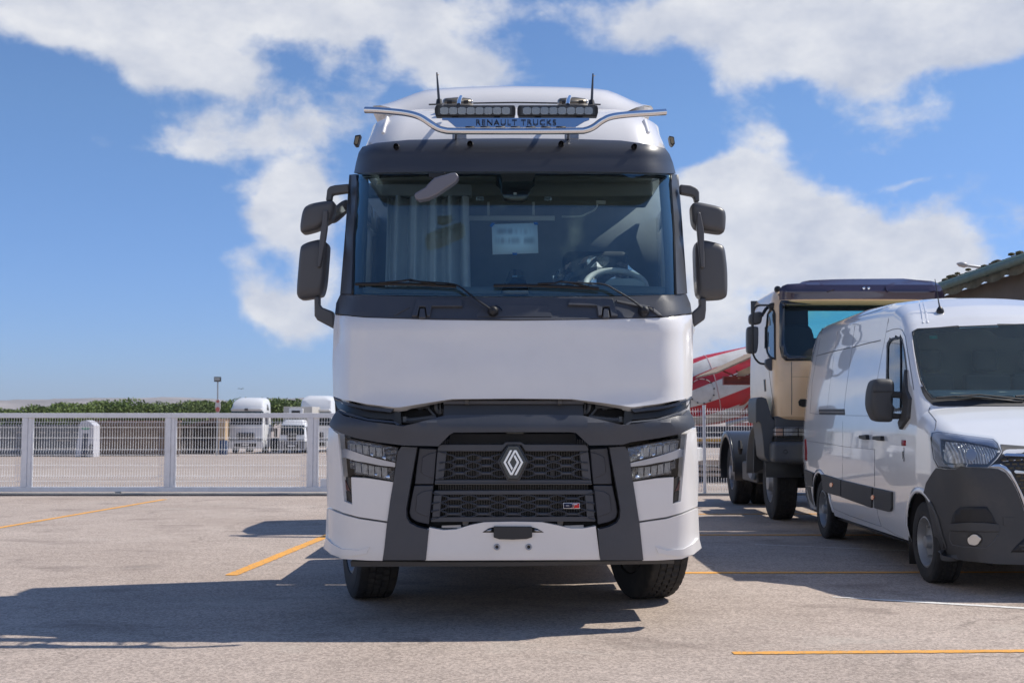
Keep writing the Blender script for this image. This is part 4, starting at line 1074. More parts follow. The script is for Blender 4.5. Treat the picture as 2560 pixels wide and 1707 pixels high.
# ---- recess below the hood
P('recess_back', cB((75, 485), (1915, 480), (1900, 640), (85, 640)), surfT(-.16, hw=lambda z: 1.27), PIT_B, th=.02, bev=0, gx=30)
P('lower_trim', cL((112, 104), (160, 130), (320, 170), (480, 192), (640, 205), (684, 212), (694, 345), (670, 352), (640, 325), (620, 303), (450, 292), (250, 252), (150, 205), (125, 150)), surfT(-.06, rx=.3, ry=.42), mat('satin_black', (.014, .015, .018), .32), th=.02, bev=.004, gx=16)
P('lower_trim', mir(cL((112, 104), (160, 130), (320, 170), (480, 192), (640, 205), (684, 212), (694, 345), (670, 352), (640, 325), (620, 303), (450, 292), (250, 252), (150, 205), (125, 150)), CO), surfT(-.06, rx=.3, ry=.42), mat('satin_black', (.014, .015, .018), .32), th=.02, bev=.004, gx=16)
tr2 = [(112, 112), (160, 138), (320, 178), (480, 198), (630, 212), (600, 240), (400, 215), (230, 180), (130, 135)]
P('hood_lip', cL(*tr2), surfT(-.02, rx=.3, ry=.42), DARK, th=.03, bev=.004, gx=16)
P('hood_lip', mir(cL(*tr2), CO), surfT(-.02, rx=.3, ry=.42), DARK, th=.03, bev=.004, gx=16)
GR2 = mat('radiator_grey', (.07, .072, .078), .5, .3, bump=.2, bscale=200)
P('radiator_top', cB((640, 500), (1355, 500), (1360, 575), (635, 575)), surfT(-.08), GR2, th=.03, bev=.004, gx=0, gy=0)
P('radiator_rail', cB((636, 497), (1360, 497), (1360, 512), (636, 512)), surfT(-.05), mat('rail_grey', (.13, .13, .14), .5), th=.02, bev=.003, gx=0, gy=0)
for x in (757, 1237): P('rail_clip', cB((x - 10, 494), (x + 10, 494), (x + 10, 514), (x - 10, 514)), surfT(-.03), mat('clip', (.14, .125, .11), .6), th=.02, bev=.003, gx=0, gy=0)
HOSE = mat('hose_black', (.13, .135, .145), .35, .3)
def hp_(pts, r, Y=7.80): MB().tube(cat([W(*p, Y) for p in cB(*pts)], 4), r, 8).build('hose', HOSE, truck)
for s in (0, 1):
    f = (lambda x: x) if s == 0 else (lambda x: 2*993 - x)
    hp_([(f(425), 595), (f(470), 600), (f(560), 590), (f(600), 585)], .022)
    hp_([(f(470), 528), (f(500), 530), (f(565), 526)], .014)
    hp_([(f(505), 530), (f(530), 530)], .021); hp_([(f(545), 527), (f(560), 527)], .019)
    hp_([(f(598), 500), (f(600), 540), (f(618), 560), (f(632), 540)], .016, 7.82)
    hp_([(f(430), 580), (f(432), 608)], .028); hp_([(f(620), 505), (f(622), 560)], .006)
    hp_([(f(560), 540), (f(590), 575)], .008)
# ---- band above the lamps and grille
pb = interp([(1.10, 7.60), (1.22, 7.575), (1.36, 7.555), (1.43, 7.60), (1.52, 7.68)])
SB = surfT(0, pb, lambda z: 1.300, .30, .36)
P('bumper_band', cB((45, 622), (60, 590), (85, 548), (120, 575), (250, 605), (380, 622), (410, 628), (430, 630), (460, 622), (650, 572), (1000, 568), (1345, 572), (1540, 618), (1565, 625), (1600, 620), (1750, 598), (1870, 570), (1902, 542), (1922, 580), (1936, 620), (1928, 634), (1860, 668), (1750, 690), (1600, 712), (1560, 725), (1390, 728), (1320, 664), (1290, 660), (1000, 660), (690, 662), (670, 672), (610, 732), (430, 728), (300, 712), (180, 690), (100, 662), (55, 636)), SB, DARK, th=.07, bev=.012, gx=13, gy=16, seg=3)
up = [(88, 540), (130, 556), (250, 590), (385, 604), (412, 618), (400, 626), (380, 612), (250, 600), (120, 568), (92, 552)]
for q in (cB(*up), mir(cB(*up), CO)): P('band_lip', q, surfT(-.02, pb, lambda z: 1.28, .30, .36), DARK, th=.04, bev=.004, gx=14)
# ---- headlamps
def reflector_mat(name, met, lo, hi, ws, vs_):
    m = bpy.data.materials.new(name); m.use_nodes = True; n_ = m.node_tree; x = N(n_); b = n_.nodes['Principled BSDF']
    b.inputs['Metallic'].default_value = met; b.inputs['Roughness'].default_value = .12; b.inputs['Coat Weight'].default_value = .6
    t = x.n('ShaderNodeTexCoord').outputs['Object']; wv = x.n('ShaderNodeTexWave', wave_type='BANDS', bands_direction='X'); n_.links.new(x.mapv(t, (1, .2, .25)), wv.inputs[0])
    wv.inputs['Scale'].default_value = ws; wv.inputs['Distortion'].default_value = 2.5; wv.inputs['Detail'].default_value = 1
    vv = x.n('ShaderNodeTexVoronoi'); n_.links.new(t, vv.inputs[0]); vv.inputs['Scale'].default_value = vs_
    bn = x.n('ShaderNodeBump'); bn.inputs['Distance'].default_value = .012; bn.inputs['Strength'].default_value = .8
    n_.links.new(x.m('ADD', wv.outputs['Fac'], x.m('MULTIPLY', vv.outputs['Distance'], 2.2)), bn.inputs['Height']); n_.links.new(bn.outputs[0], b.inputs['Normal'])
    n_.links.new(x.mix(wv.outputs['Fac'], (lo, lo, lo, 1), (hi, hi, hi, 1)), b.inputs['Base Color'])  # bright and dark bands painted into the colour as chrome glints
    return m
RFL = reflector_mat('lamp_reflector', .85, .35, 1.0, 34, 38)
RFL2 = reflector_mat('lamp_reflector_matt', .35, .45, 1.0, 16, 22)
def leanT(off, k, zc):
    base = surfT(off, rx=.30, ry=.40)
    def f(px, py):
        p = base(px, py); q = W(px, py, p.y + k*(p.z - zc)); return q
    return f
ZU = W(930, 1115, 7.9).z; ZL = W(930, 1170, 7.9).z
HL = dict(rx=.30, ry=.40)
hous = [(118, 130), (330, 205), (700, 270), (1050, 330), (1300, 375), (1290, 460), (1250, 700), (1205, 1040), (1000, 1000), (640, 935), (480, 915), (345, 950), (175, 935), (160, 780), (130, 430)]
upr = [(285, 245), (350, 230), (1040, 345), (1290, 388), (1238, 655), (1050, 600), (780, 540), (560, 500), (380, 445), (310, 380)]
lwr = [(345, 640), (480, 655), (840, 740), (1225, 780), (1198, 1018), (1000, 985), (600, 905), (440, 872), (440, 800), (355, 780)]
drl = [(135, 420), (260, 400), (420, 455), (640, 530), (900, 600), (1240, 680), (1233, 762), (950, 730), (700, 680), (450, 640), (300, 590), (150, 560)]
tri = [[(975, 570), (1045, 520), (1052, 605)], [(745, 515), (800, 470), (805, 540)], [(1050, 950), (1118, 890), (1135, 970)], [(830, 900), (880, 880), (880, 925)]]
for s in (0, 1):
    t_ = (lambda q: q) if s == 0 else (lambda q: mir(q, CO + .6))
    h_ = P('headlight', t_(cY(*hous)), surfT(-.095, **HL), GLOSSB, th=.06, bev=.006, gx=12, gy=30)
    P('reflector', t_(cY(*upr)), leanT(-.050, .55, ZU), RFL, th=.01, bev=.002, gx=10, gy=0, parent=h_)
    P('reflector', t_(cY(*lwr)), leanT(-.050, .55, ZL), RFL, th=.01, bev=.002, gx=10, gy=0, parent=h_)
    P('light_bar', t_(cY(*drl)), surfT(-.004, **HL), mat('light_guide', (.62, .66, .74), .14, .6, coat=1), th=.035, bev=.008, gx=12, gy=0, parent=h_, seg=3)
    fn = MB(); lf = surfT(-.018, **HL)
    def lip(poly_t, poly_b, x):
        def yy(pl):
            for (a, b), (c, d) in zip(pl, pl[1:]):
                if a <= x <= c: return b + (d - b)*(x - a)/(c - a)
            return pl[-1][1]
        return yy(poly_t), yy(poly_b)
    for rg, tp, bt in (((360, 1030), [(350, 300), (1040, 400), (1290, 420)], [(380, 430), (560, 490), (780, 530), (1050, 590), (1240, 640)]), ((470, 1120), [(440, 665), (840, 750), (1225, 790)], [(440, 850), (600, 885), (1000, 960), (1205, 990)])):
        x = rg[0]
        while x < rg[1]:
            a, b = lip(tp, bt, x)
            if int((x - rg[0])/26) % 5 != 4: fn.tube([lf(*t_(cY((x, a)))[0]), lf(*t_(cY((x + 12, b)))[0])], .0028, 4)
            x += 26
    tag(fn.build('reflector_fins', mat('fin_bright', (.9, .9, .88), .2, .2, coat=1), h_), kind='stuff')
    for q in tri: P('facet', t_(cY(*q)), leanT(-.030, .8, ZU), mat('lamp_facet', (.72, .82, .95), .1, .7), th=.01, bev=0, gx=0, gy=0, parent=h_)
    P('lens_cover', t_(cY(*hous)), surfT(.004, **HL), CLEAR, th=0, bev=0, gx=10, gy=30, parent=h_)
    P('corner_lens', t_(cY((185, 948), (345, 952), (375, 985), (405, 1485), (245, 1425))), surfT(-.02, **HL), GLOSSB, th=.02, bev=.002, gx=10, gy=0)
    P('turn_signal', t_(cY((190, 960), (240, 970), (355, 1235), (228, 1200))), surfT(-.012, **HL), mat('brown_lens', (.10, .03, .02), .1, coat=1), th=.01, bev=.002, gx=10, gy=0)
    P('lower_lens', t_(cY((232, 1215), (358, 1252), (396, 1470), (252, 1418))), surfT(-.012, **HL), mat('smoke_lens', (.05, .045, .04), .35), th=.01, bev=.002, gx=10, gy=0)
# ---- white corners of the bumper
cu = [(46, 634), (92, 668), (100, 760), (112, 880), (124, 1015), (166, 1032), (161, 892), (250, 898), (378, 917), (362, 1010), (348, 1119), (200, 1097), (120, 1075), (38, 1041), (33, 900), (38, 740)]
cl_ = [(36, 1052), (120, 1086), (200, 1107), (350, 1129), (340, 1200), (322, 1322), (250, 1321), (120, 1313), (55, 1288), (17, 1256), (28, 1215), (33, 1100)]
fl = [(17, 1256), (30, 1205), (60, 1235), (110, 1262), (200, 1268), (255, 1250), (240, 1285), (140, 1302), (60, 1290)]
for s in (0, 1):
    t_ = (lambda q: q) if s == 0 else (lambda q: mir(q, CO))
    P('bumper_corner', t_(cB(*cu)), S0, WHITE, th=.05, bev=.008, gx=9, gy=14, seg=3)
    P('bumper_lower_corner', t_(cB(*cl_)), surfT(.004, hw=lambda z: 1.305 if z > .6 else 1.305 + (.6 - z)*.15), WHITE, th=.05, bev=.008, gx=9, gy=14, seg=3)
    P('wheel_lip', t_(cB(*fl)), surfT(.012, hw=lambda z: 1.32), WHITE, th=.04, bev=.010, gx=10, gy=14, seg=3)
    sg = -1 if s == 0 else 1
    MB().grid([[Vector((xc(8) + sg*(1.29 + a), 8.02 + b, z)) for b, a in ((0, .0), (.12, .05), (.4, .06), (.6, .02))] for z in (1.10, 1.16, 1.20)]).build('side_fin', WHITE, truck, solid=.04, bev=.01)
    # flanks behind the bumper: step, mudguard, tank
    MB().b2(sg*1.27, sg*1.19, 8.12, 8.62, .46, 1.42).build('step_panel', WHITE, truck, bev=.02)
    MB().b2(sg*1.27, sg*1.19, 9.62, 9.95, .50, 1.30).build('rear_panel', DARK, truck, bev=.02)
    ar = MB(); rw_ = []
    for k in range(13):
        a = math.pi*k/12; rw_.append([Vector((sg*x, 9.1 - .56*math.cos(a), .52 + .60*math.sin(a))) for x in (.86, 1.255)])
    ar.grid(rw_).build('mudguard', DARK, truck, solid=.02)
    for k, z in enumerate((.62, .95)): MB().b2(sg*1.28, sg*1.10, 8.22, 8.52, z, z + .04).build('step', ALU, truck, bev=.006)
    # upright blades of the bumper
    P('bumper_upright', t_(cB((420, 734), (500, 739), (480, 850), (460, 960), (443, 1060), (446, 1100), (462, 1128), (500, 1148), (561, 1163), (546, 1319), (325, 1319), (345, 1130), (378, 917), (402, 760))) if s == 0 else mir(cB((420, 734), (500, 739), (480, 850), (460, 960), (443, 1060), (446, 1100), (462, 1128), (500, 1148), (561, 1163), (546, 1319), (325, 1319), (345, 1130), (378, 917), (402, 760)), CI), surfT(.012), DARK, th=.06, bev=.010, gx=20, gy=30, seg=3)
    tt = (lambda q: q) if s == 0 else (lambda q: mir(q, CI + .5))
    P('grille_cheek', tt(cB((512, 742), (604, 747), (598, 830), (586, 928), (488, 928), (496, 850))), surfT(-.03), DARK2, th=.04, bev=.006, gx=0, gy=0)
    P('grille_cheek', tt(cB((486, 934), (585, 934), (578, 1020), (562, 1136), (500, 1122), (470, 1104), (460, 1075), (468, 1020))), surfT(-.03), DARK2, th=.04, bev=.006, gx=0, gy=0)
    P('cheek_inset', tt(cB((528, 790), (560, 772), (600, 762), (588, 900), (532, 878), (520, 865))), surfT(-.022), DARK2, th=.01, bev=.004, gx=0, gy=0)
    P('cheek_inset', tt(cB((500, 985), (530, 965), (580, 958), (566, 1098), (505, 1078), (492, 1065))), surfT(-.022), DARK2, th=.01, bev=.004, gx=0, gy=0)
    P('white_edge', tt(cB((553, 1160), (561, 1158), (550, 1319), (541, 1319))) , surfT(.006), WHITE, th=.03, bev=.003, gx=0, gy=0)
# ---- grille
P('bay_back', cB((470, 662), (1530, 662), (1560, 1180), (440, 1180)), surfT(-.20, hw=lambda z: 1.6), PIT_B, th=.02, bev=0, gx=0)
P('radiator_shroud', cB((672, 668), (1318, 668), (1330, 742), (660, 742)), surfT(-.10, hw=lambda z: 1.6), mat('shroud', (.022, .022, .024), .7, bump=.5, bscale=160), th=.02, bev=.003, gx=0, gy=0)
fins = MB(); x = 1098.0
while x < 1470:
    a = W(x, 1098, 7.80); b = W(x, 1322, 7.80)
    fins.b2(a.x - .0016, a.x + .0016, 7.785, 7.80, b.z, a.z); x += 4.07
fo = tag(fins.build('radiator_fins', mat('fin_metal', (.20, .19, .18), .45, .5), truck, smooth=False), kind='stuff')
for x, y in ((1196, 1148), (1196, 1183), (1381, 1148), (1381, 1183)):
    p = W(x, y, 7.77); MB().box(p, (.035, .012, .045)).build('radiator_bracket', mat('bracket', (.10, .09, .085), .5), truck, bev=.006)
GS = surfT(-.012, hw=lambda z: 1.6)
def gp(n, pts, **k): return P(n, cM(*pts), GS, DARK, th=.045, bev=.006, gx=k.get('gx', 60), gy=0)
gp('grille_frame', [(130, 440), (150, 412), (735, 412), (765, 388), (905, 388), (940, 412), (1510, 412), (1532, 440), (1535, 478), (945, 478), (905, 418), (775, 418), (728, 478), (124, 478)])
gp('grille_frame', [(104, 742), (1562, 742), (1566, 783), (915, 783), (905, 789), (765, 789), (752, 783), (98, 783)])
gp('grille_side', [(124, 480), (212, 480), (182, 740), (104, 740)]); gp('grille_side', [(1450, 480), (1534, 480), (1561, 740), (1480, 740)])
gp('grille_frame', [(96, 842), (1572, 835), (1578, 880), (92, 882)]); gp('grille_frame', [(74, 1092), (1592, 1086), (1598, 1130), (66, 1134)])
gp('grille_side', [(92, 884), (166, 884), (146, 1090), (75, 1090)]); gp('grille_side', [(1500, 882), (1577, 882), (1591, 1085), (1520, 1088)])
P('grille_ridge', cM((104, 775), (1566, 775), (1568, 788), (100, 788)), surfT(-.0, hw=lambda z: 1.6), mat('ridge_grey', (.09, .088, .085), .5), th=.02, bev=.004, gx=60, gy=0)
def hexmesh(name, ycs, pipes, hexes, halves, dxs, ylo, yhi):
    mb = MB(); f = surfT(-.020, hw=lambda z: 1.6); f2 = surfT(-.034, hw=lambda z: 1.6)
    def seg(a, b, r=.0048, ff=f): mb.tube([ff(*cM(a)[0]), ff(*cM(b)[0])], [r, r], 4)
    hh = (ycs[1] - ycs[0])/2
    for cx in hexes + halves:
        half = cx in halves; left = half and cx < 800
        for yc in ycs:
            sk = (yc - 800)*dxs(cx)
            c_ = cx + sk; w1 = 73; yy = hh*.42
            R_ = [(c_, yc - hh), (c_ + w1, yc - yy), (c_ + w1, yc + yy), (c_, yc + hh)]; L_ = [(c_, yc - hh), (c_ - w1, yc - yy), (c_ - w1, yc + yy), (c_, yc + hh)]
            if not half or left:
                for a, b in zip(R_, R_[1:]): seg(a, b)
            if not half or not left:
                for a, b in zip(L_, L_[1:]): seg(a, b)
            if half:          # struts running out over the frame side
                o = -75 if left else 75
                seg((c_, yc - hh), (c_ + o, yc - hh - 22 if yc < ycs[1] else yc - hh + 8), .0035, surfT(-.008, hw=lambda z: 1.6)); seg((c_, yc + hh), (c_ + o, yc + hh + 16), .0035, surfT(-.008, hw=lambda z: 1.6))
    for cx in pipes:
        for yc in ycs:
            c_ = cx + (yc - 800)*dxs(cx)
            mb.tube([f2(*cM((c_ - 52, yc))[0]), f2(*cM((c_ + 52, yc))[0])], .0115, 10)
            seg((c_ - 56, yc - 14), (c_ - 56, yc + 14), .006); seg((c_ + 56, yc - 14), (c_ + 56, yc + 14), .006)
    tag(mb.build(name, DARK, truck), kind='stuff')
hexmesh('grille_mesh', [540, 611, 682], [325, 575, 1085, 1345], [450, 700, 960, 1215], [205, 1465], lambda c: (c - 830)/830*.085, 478, 742)
hexmesh('grille_mesh', [917, 989, 1061], [290, 560, 832, 1105, 1375], [425, 697, 968, 1240], [155, 1508], lambda c: (c - 830)/830*.085, 880, 1090)
# emblem
em = P('maker_emblem', cX((508, 238), (678, 238), (700, 262), (836, 525), (700, 812), (676, 836), (508, 836), (486, 812), (346, 525), (486, 262)), flat(7.60, .02, 0, .9), GLOSSB, th=.03, bev=.006, gx=0, gy=0, seg=3)
P('emblem_surround', cX((490, 205), (695, 205), (870, 525), (705, 865), (485, 865), (310, 525)), flat(7.635, .02, 0, .9), DARK, th=.03, bev=.008, gx=0, gy=0, parent=truck)
sA = [(577, 318), (535, 318), (418, 537), (538, 763), (580, 763), (700, 537), (622, 396), (600, 436), (655, 537), (558, 722), (460, 537)]
sB = [(609, 763), (651, 763), (770, 537), (648, 318), (608, 318), (490, 537), (566, 680), (587, 640), (530, 537), (628, 357), (728, 537)]
sil = mat('emblem_silver', (.85, .86, .88), .18, .9)
for q in (sA, sB): P('emblem_stroke', cX(*q), flat(7.596, .02, 0, .9), sil, th=.005, bev=.0012, gx=0, gy=0, parent=em)
# badge
bdg = P('engine_badge', cX((1483, 1256), (1778, 1256), (1780, 1362), (1488, 1360)), flat(7.612, 0), PRINTW, th=.012, bev=.003, r=1.5, gx=0, gy=0)
P('badge_field', cX((1492, 1266), (1660, 1266), (1625, 1350), (1496, 1350)), flat(7.610, 0), NAVY, th=.001, bev=0, gx=0, gy=0, parent=bdg)
P('badge_field', cX((1662, 1266), (1768, 1266), (1770, 1350), (1628, 1350)), flat(7.610, 0), RED, th=.001, bev=0, gx=0, gy=0, parent=bdg)
P('badge_letter', cX((1640, 1276), (1738, 1276), (1734, 1292), (1690, 1292), (1664, 1345), (1626, 1345), (1662, 1292), (1634, 1292)), flat(7.6085, 0), sil, th=.001, bev=0, gx=0, gy=0, parent=bdg)
text('badge_text', 'DE13', .0125, PRINTW, bdg, facing(W(*cX((1562, 1308))[0], 7.608)), .0004, .95, sx=.72)
# ---- number plate zone, lower white beam
P('plate_beam', cM((50, 1187), (180, 1212), (300, 1206), (430, 1165), (560, 1138), (830, 1132), (1100, 1137), (1240, 1165), (1370, 1196), (1480, 1196), (1602, 1174), (1642, 1488), (12, 1494)), surfT(.004), WHITE, th=.05, bev=.010, gx=14, gy=14, seg=3)
P('plate_holder', cM((650, 1178), (1008, 1180), (1010, 1278), (960, 1294), (830, 1300), (700, 1296), (650, 1280)), surfT(.026), mat('plate_holder_grey', (.035, .036, .038), .6, bump=.3, bscale=200), th=.02, bev=.004, r=2, gx=0, gy=0)
for q in (((545, 1232), (600, 1195), (650, 1182), (650, 1234)), ((1010, 1184), (1060, 1198), (1118, 1232), (1010, 1234))):
    P('beam_slot', cM(*q), surfT(.0065), PIT_B, th=.002, bev=0, gx=0, gy=0)
    P('slot_reflector', cM(*[(x*.72 + (sum(a for a, b in q)/4)*.28, y*.5 + 1216*.5) for x, y in q]), surfT(.009), ALU, th=.002, bev=0, gx=0, gy=0)
for x, y in ((680, 1368), (977, 1368)):
    p = surfT(.006)(*cM((x, y))[0])
    k_ = MB().lathe([(-.004, .034), (.004, .0215), (.008, .019), (.004, .013), (.0, .012), (-.0, .001)], Matrix.Translation(p) @ Matrix.Rotation(-R(90), 4, 'Z'), 24)
    for i, v in enumerate(k_.v): pass
    k_ = MB().lathe([(-.004, .022), (.006, .0205), (.009, .017), (.006, .012), (.001, .0105)], Matrix.Translation(p) @ Matrix.Rotation(-R(90), 4, 'Z'), 24)
    o = k_.build('tow_eye', mat('grey_grommet', (.40, .41, .43), .4), truck)
    MB().lathe([(.002, .0105), (.002, .001)], Matrix.Translation(p) @ Matrix.Rotation(-R(90), 4, 'Z'), 16).build('eye_hole', BLACK, o)
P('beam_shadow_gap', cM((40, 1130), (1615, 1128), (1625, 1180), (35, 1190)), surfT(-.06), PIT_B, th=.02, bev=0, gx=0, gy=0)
for x in (388, 1272):
    P('bumper_clip', cM((x - 30, 1128), (x + 30, 1128), (x + 24, 1165), (x - 26, 1170)), surfT(-.03), mat('clip', (.14, .125, .11), .6), th=.02, bev=.004, gx=0, gy=0)
for a, b in ((165, 345), (1310, 1490)): P('cooler_edge', cM((a, 1168), (b, 1162), (b, 1192), (a, 1192)), surfT(-.045), ALU, th=.01, bev=.002, gx=0, gy=0)
P('chin_spoiler', cB((155, 1326), (600, 1330), (1000, 1330), (1829, 1320), (1828, 1338), (1000, 1352), (160, 1354)), surfT(-.03), mat('chin_rubber', (.075, .073, .072), .75, bump=.5, bscale=90), th=.05, bev=.004, gx=20, gy=0)
# ---- mirrors
def slab(name, pts, Y, th, m, par, bev=.02, lean=0, seg=4, r=0): return panel(name, pts, flat(Y, lean, 0, 2.4), m, par, th=th, bev=bev, gx=0, gy=0, seg=seg, r=r)
MIR = mat('mirror_housing', (.088, .088, .092), .42, bump=.12, bscale=350)
MGL = mat('mirror_glass', (.8, .82, .84), .02, 1)
a = pillow('mirror_housing', cO((112, 690), (140, 655), (200, 627), (325, 597), (398, 640), (405, 668), (375, 1060), (345, 1180), (300, 1200), (128, 1229), (95, 1210), (73, 1160)), 8.28, .18, .055, MIR, truck, .012)
slab('mirror_glass', cO((125, 720), (380, 690), (350, 1140), (100, 1180)), 8.452, .004, MGL, a, .001)
a = pillow('mirror_housing', cO((160, 272), (220, 235), (380, 205), (474, 205), (470, 310), (440, 405), (412, 420), (300, 500), (140, 543), (118, 520), (114, 460), (135, 330)), 8.28, .16, .045, MIR, truck, .012)
slab('mirror_arm', cO((365, 310), (412, 305), (404, 500), (390, 600), (335, 900), (300, 900), (325, 600)), 8.245, .05, MIR, truck, .012)
slab('mirror_arm', cO((388, 215), (402, 95), (430, 66), (480, 52), (628, 38), (625, 138), (600, 128), (455, 150), (448, 215)), 8.36, .07, MIR, truck, .015)
slab('mirror_arm', cO((268, 1200), (325, 1195), (325, 1280), (345, 1310), (470, 1358), (478, 1538), (300, 1445), (270, 1400)), 8.30, .08, MIR, truck, .016)
pillow('kerb_mirror', cO((450, 300), (535, 222), (612, 188), (608, 275), (590, 330), (480, 425), (425, 435)), 8.60, .09, .025, MIR, truck)
slab('kerb_mirror_glass', cO((455, 340), (560, 262), (595, 320), (500, 378), (450, 382)), 8.594, .004, mat('dull_mirror_glass', (.42, .42, .36), .1, .7), truck, .001)
a = pillow('mirror_housing', cK((1890, 693), (2060, 733), (2098, 775), (2124, 1000), (2124, 1240), (2090, 1276), (1905, 1288), (1832, 1252), (1815, 1150), (1800, 780), (1815, 712)), 8.28, .18, .055, MIR, truck, .012)
slab('mirror_glass', cK((1840, 760), (2070, 790), (2095, 1220), (1850, 1220)), 8.452, .004, MGL, a, .001)
a = pillow('mirror_housing', cK((1778, 335), (1830, 323), (2050, 370), (2100, 410), (2108, 480), (2100, 590), (2080, 632), (1900, 605), (1812, 580), (1777, 520), (1766, 370)), 8.28, .16, .045, MIR, truck, .012)
slab('mirror_arm', cK((1815, 428), (1850, 432), (1884, 600), (1890, 980), (1846, 980), (1815, 600)), 8.245, .05, MIR, truck, .012)
slab('mirror_arm', cK((1645, 158), (1750, 168), (1815, 195), (1838, 235), (1840, 330), (1790, 330), (1788, 288), (1765, 272), (1650, 250)), 8.36, .07, MIR, truck, .015)
slab('mirror_arm', cA((2230, 1375), (2272, 1375), (2272, 1445), (2265, 1500), (2195, 1550), (2188, 1460), (2235, 1420)), 8.30, .08, MIR, truck, .016)
# front mirror above the windscreen
fm = slab('front_mirror', cA((552, 772), (560, 757), (622, 722), (628, 712), (648, 690), (672, 668), (715, 655), (770, 640), (800, 637), (818, 662), (800, 690), (770, 712), (690, 765), (640, 790), (582, 803), (562, 793)), 7.72, .10, mat('mirror_grey', (.17, .17, .20), .4), truck, .035)
slab('front_mirror_arm', cA((640, 636), (740, 636), (720, 668), (670, 680), (640, 668)), 7.82, .06, BLACK, truck, .01)
MB().add([W(*q, 7.828) for q in cA((570, 772), (640, 722), (800, 655), (790, 690), (640, 775), (585, 793))], [(5, 4, 3, 2, 1, 0)]).build('front_mirror_glass', MGL, fm, fix=False)
# ---- roof bar with lamps
path = cA((266, 272), (330, 274), (420, 281), (500, 290), (560, 303), (605, 322), (650, 352), (690, 378), (735, 392), (800, 396), (1145, 397), (1500, 395), (1560, 391), (1608, 372), (1655, 338), (1700, 316), (1760, 304), (1850, 296), (1950, 290), (2032, 284))
bp = []
for x, y in path:
    s = abs(x - 1287)/376; Yb = 7.82 + .30*max(0, s - .55)**1.3
    bp.append(W(x, y, Yb))
rb = MB().tube(cat(bp, 5), .0232, 20).build('roof_bar', CHROME, truck)
pl = P('name_plate', cA((718, 318), (1584, 318), (1584, 330), (1555, 340), (1500, 374), (800, 374), (775, 352), (750, 332), (718, 330)), flat(7.86, .30, 0, 3.6), CHROME, th=.006, bev=.001, gx=0, gy=0)
for k in range(7):
    x = 857 + k*89.0; P('plate_slot', cA((x, 367), (x + 50, 367), (x + 56, 373), (x - 4, 373)), flat(7.853, .30, 0, 3.6), BLACK, th=.002, bev=0, gx=0, gy=0, parent=pl)
tp = flat(7.852, .30, 0, 3.6)(*cA((1152, 344))[0])
text('plate_lettering', 'RENAULT TRUCKS', .060, mat('cut_lettering', (.03, .035, .05), .3), pl, facing(tp, -math.atan(.30)), .001, 1.16, sx=1.0)
LENS = mat('lamp_lens_smoke', (.26, .27, .28), .12, .75, coat=1, bump=.3, bscale=40)
for a, b in ((674, 1150), (1160, 1636)):
    lb = P('light_bar', cA((a + 8, 243), (b - 6, 243), (b, 262), (b, 285), (b - 6, 307), (a + 8, 307), (a, 285), (a, 262)), flat(7.84, 0), BLACK, th=.07, bev=.006, gx=0, gy=0)
    n = 8; w_ = (b - a - 62)/n
    for k in range(n):
        x = a + 31 + k*w_
        P('lamp_cell', cA(*[(x + 1, 262), (x + w_*.25, 254), (x + w_*.75, 254), (x + w_ - 1, 262), (x + w_ - 1, 290), (x + w_*.8, 298), (x + w_*.2, 298), (x + 1, 290)]), flat(7.834, 0), LENS, th=.004, bev=.002, gx=0, gy=0, parent=lb)
    P('lamp_cover', cA((a + 22, 250), (b - 22, 250), (b - 20, 300), (a + 20, 300)), flat(7.828, 0), CLEAR, th=0, bev=0, gx=0, gy=0, parent=lb)
    for x in (a + 120, b - 110): P('lamp_bracket', cA((x - 16, 306), (x + 16, 306), (x + 20, 318), (x - 20, 318)), flat(7.86, 0), BLACK, th=.03, bev=.003, gx=0, gy=0)
for x in (820, 1480):
    MB().tube([W(*cA((x - 20, 400))[0], 7.84), W(*cA((x - 20, 436))[0], 8.1)], .012, 8).build('bar_bracket', ALU, truck)
    P('bar_foot', cA((x - 42, 405), (x + 42, 405), (x + 42, 440), (x - 42, 440)), flat(8.16, .3, 0, 3.5), mat('stainless', (.45, .43, .40), .3, .8), th=.006, bev=.001, gx=0, gy=0)
# horns under chrome hoods
for x0, x1, hx in ((722, 900, 828), (1398, 1576, 1468)):
    P('horn_hood', cA((x0, 235), (x0 - 2, 212), (x0 + 12, 200), ((x0 + x1)/2 + 10, 193), (x1 - 14, 202), (x1, 214), (x1, 235)), flat(8.50, .2, 0, 3.85), mat('stainless', (.45, .43, .40), .3, .8), th=.12, bev=.008, gx=0, gy=0)
    P('horn_mouth', cA((x0 + 10, 233), (x0 + 8, 214), (x0 + 20, 205), ((x0 + x1)/2 + 10, 199), (x1 - 20, 207), (x1 - 10, 218), (x1 - 10, 233)), flat(8.495, .2, 0, 3.85), mat('horn_inner', (.20, .18, .15), .4, .5), th=.003, bev=0, gx=0, gy=0)
    MB().tube(cat([W(*cA((hx - 12, 243))[0], 7.95), W(*cA((hx - 8, 215))[0], 8.15), W(*cA((hx, 197))[0], 8.4)], 4), .016, 10).build('horn_tube', CHROME, truck)
    for x in (x0 + 40, x1 - 40): MB().cyl(W(*cA((x - 16, 226))[0], 8.46), W(*cA((x + 14, 224))[0], 8.46), .014, 10).build('horn_clamp', BLACK, truck)
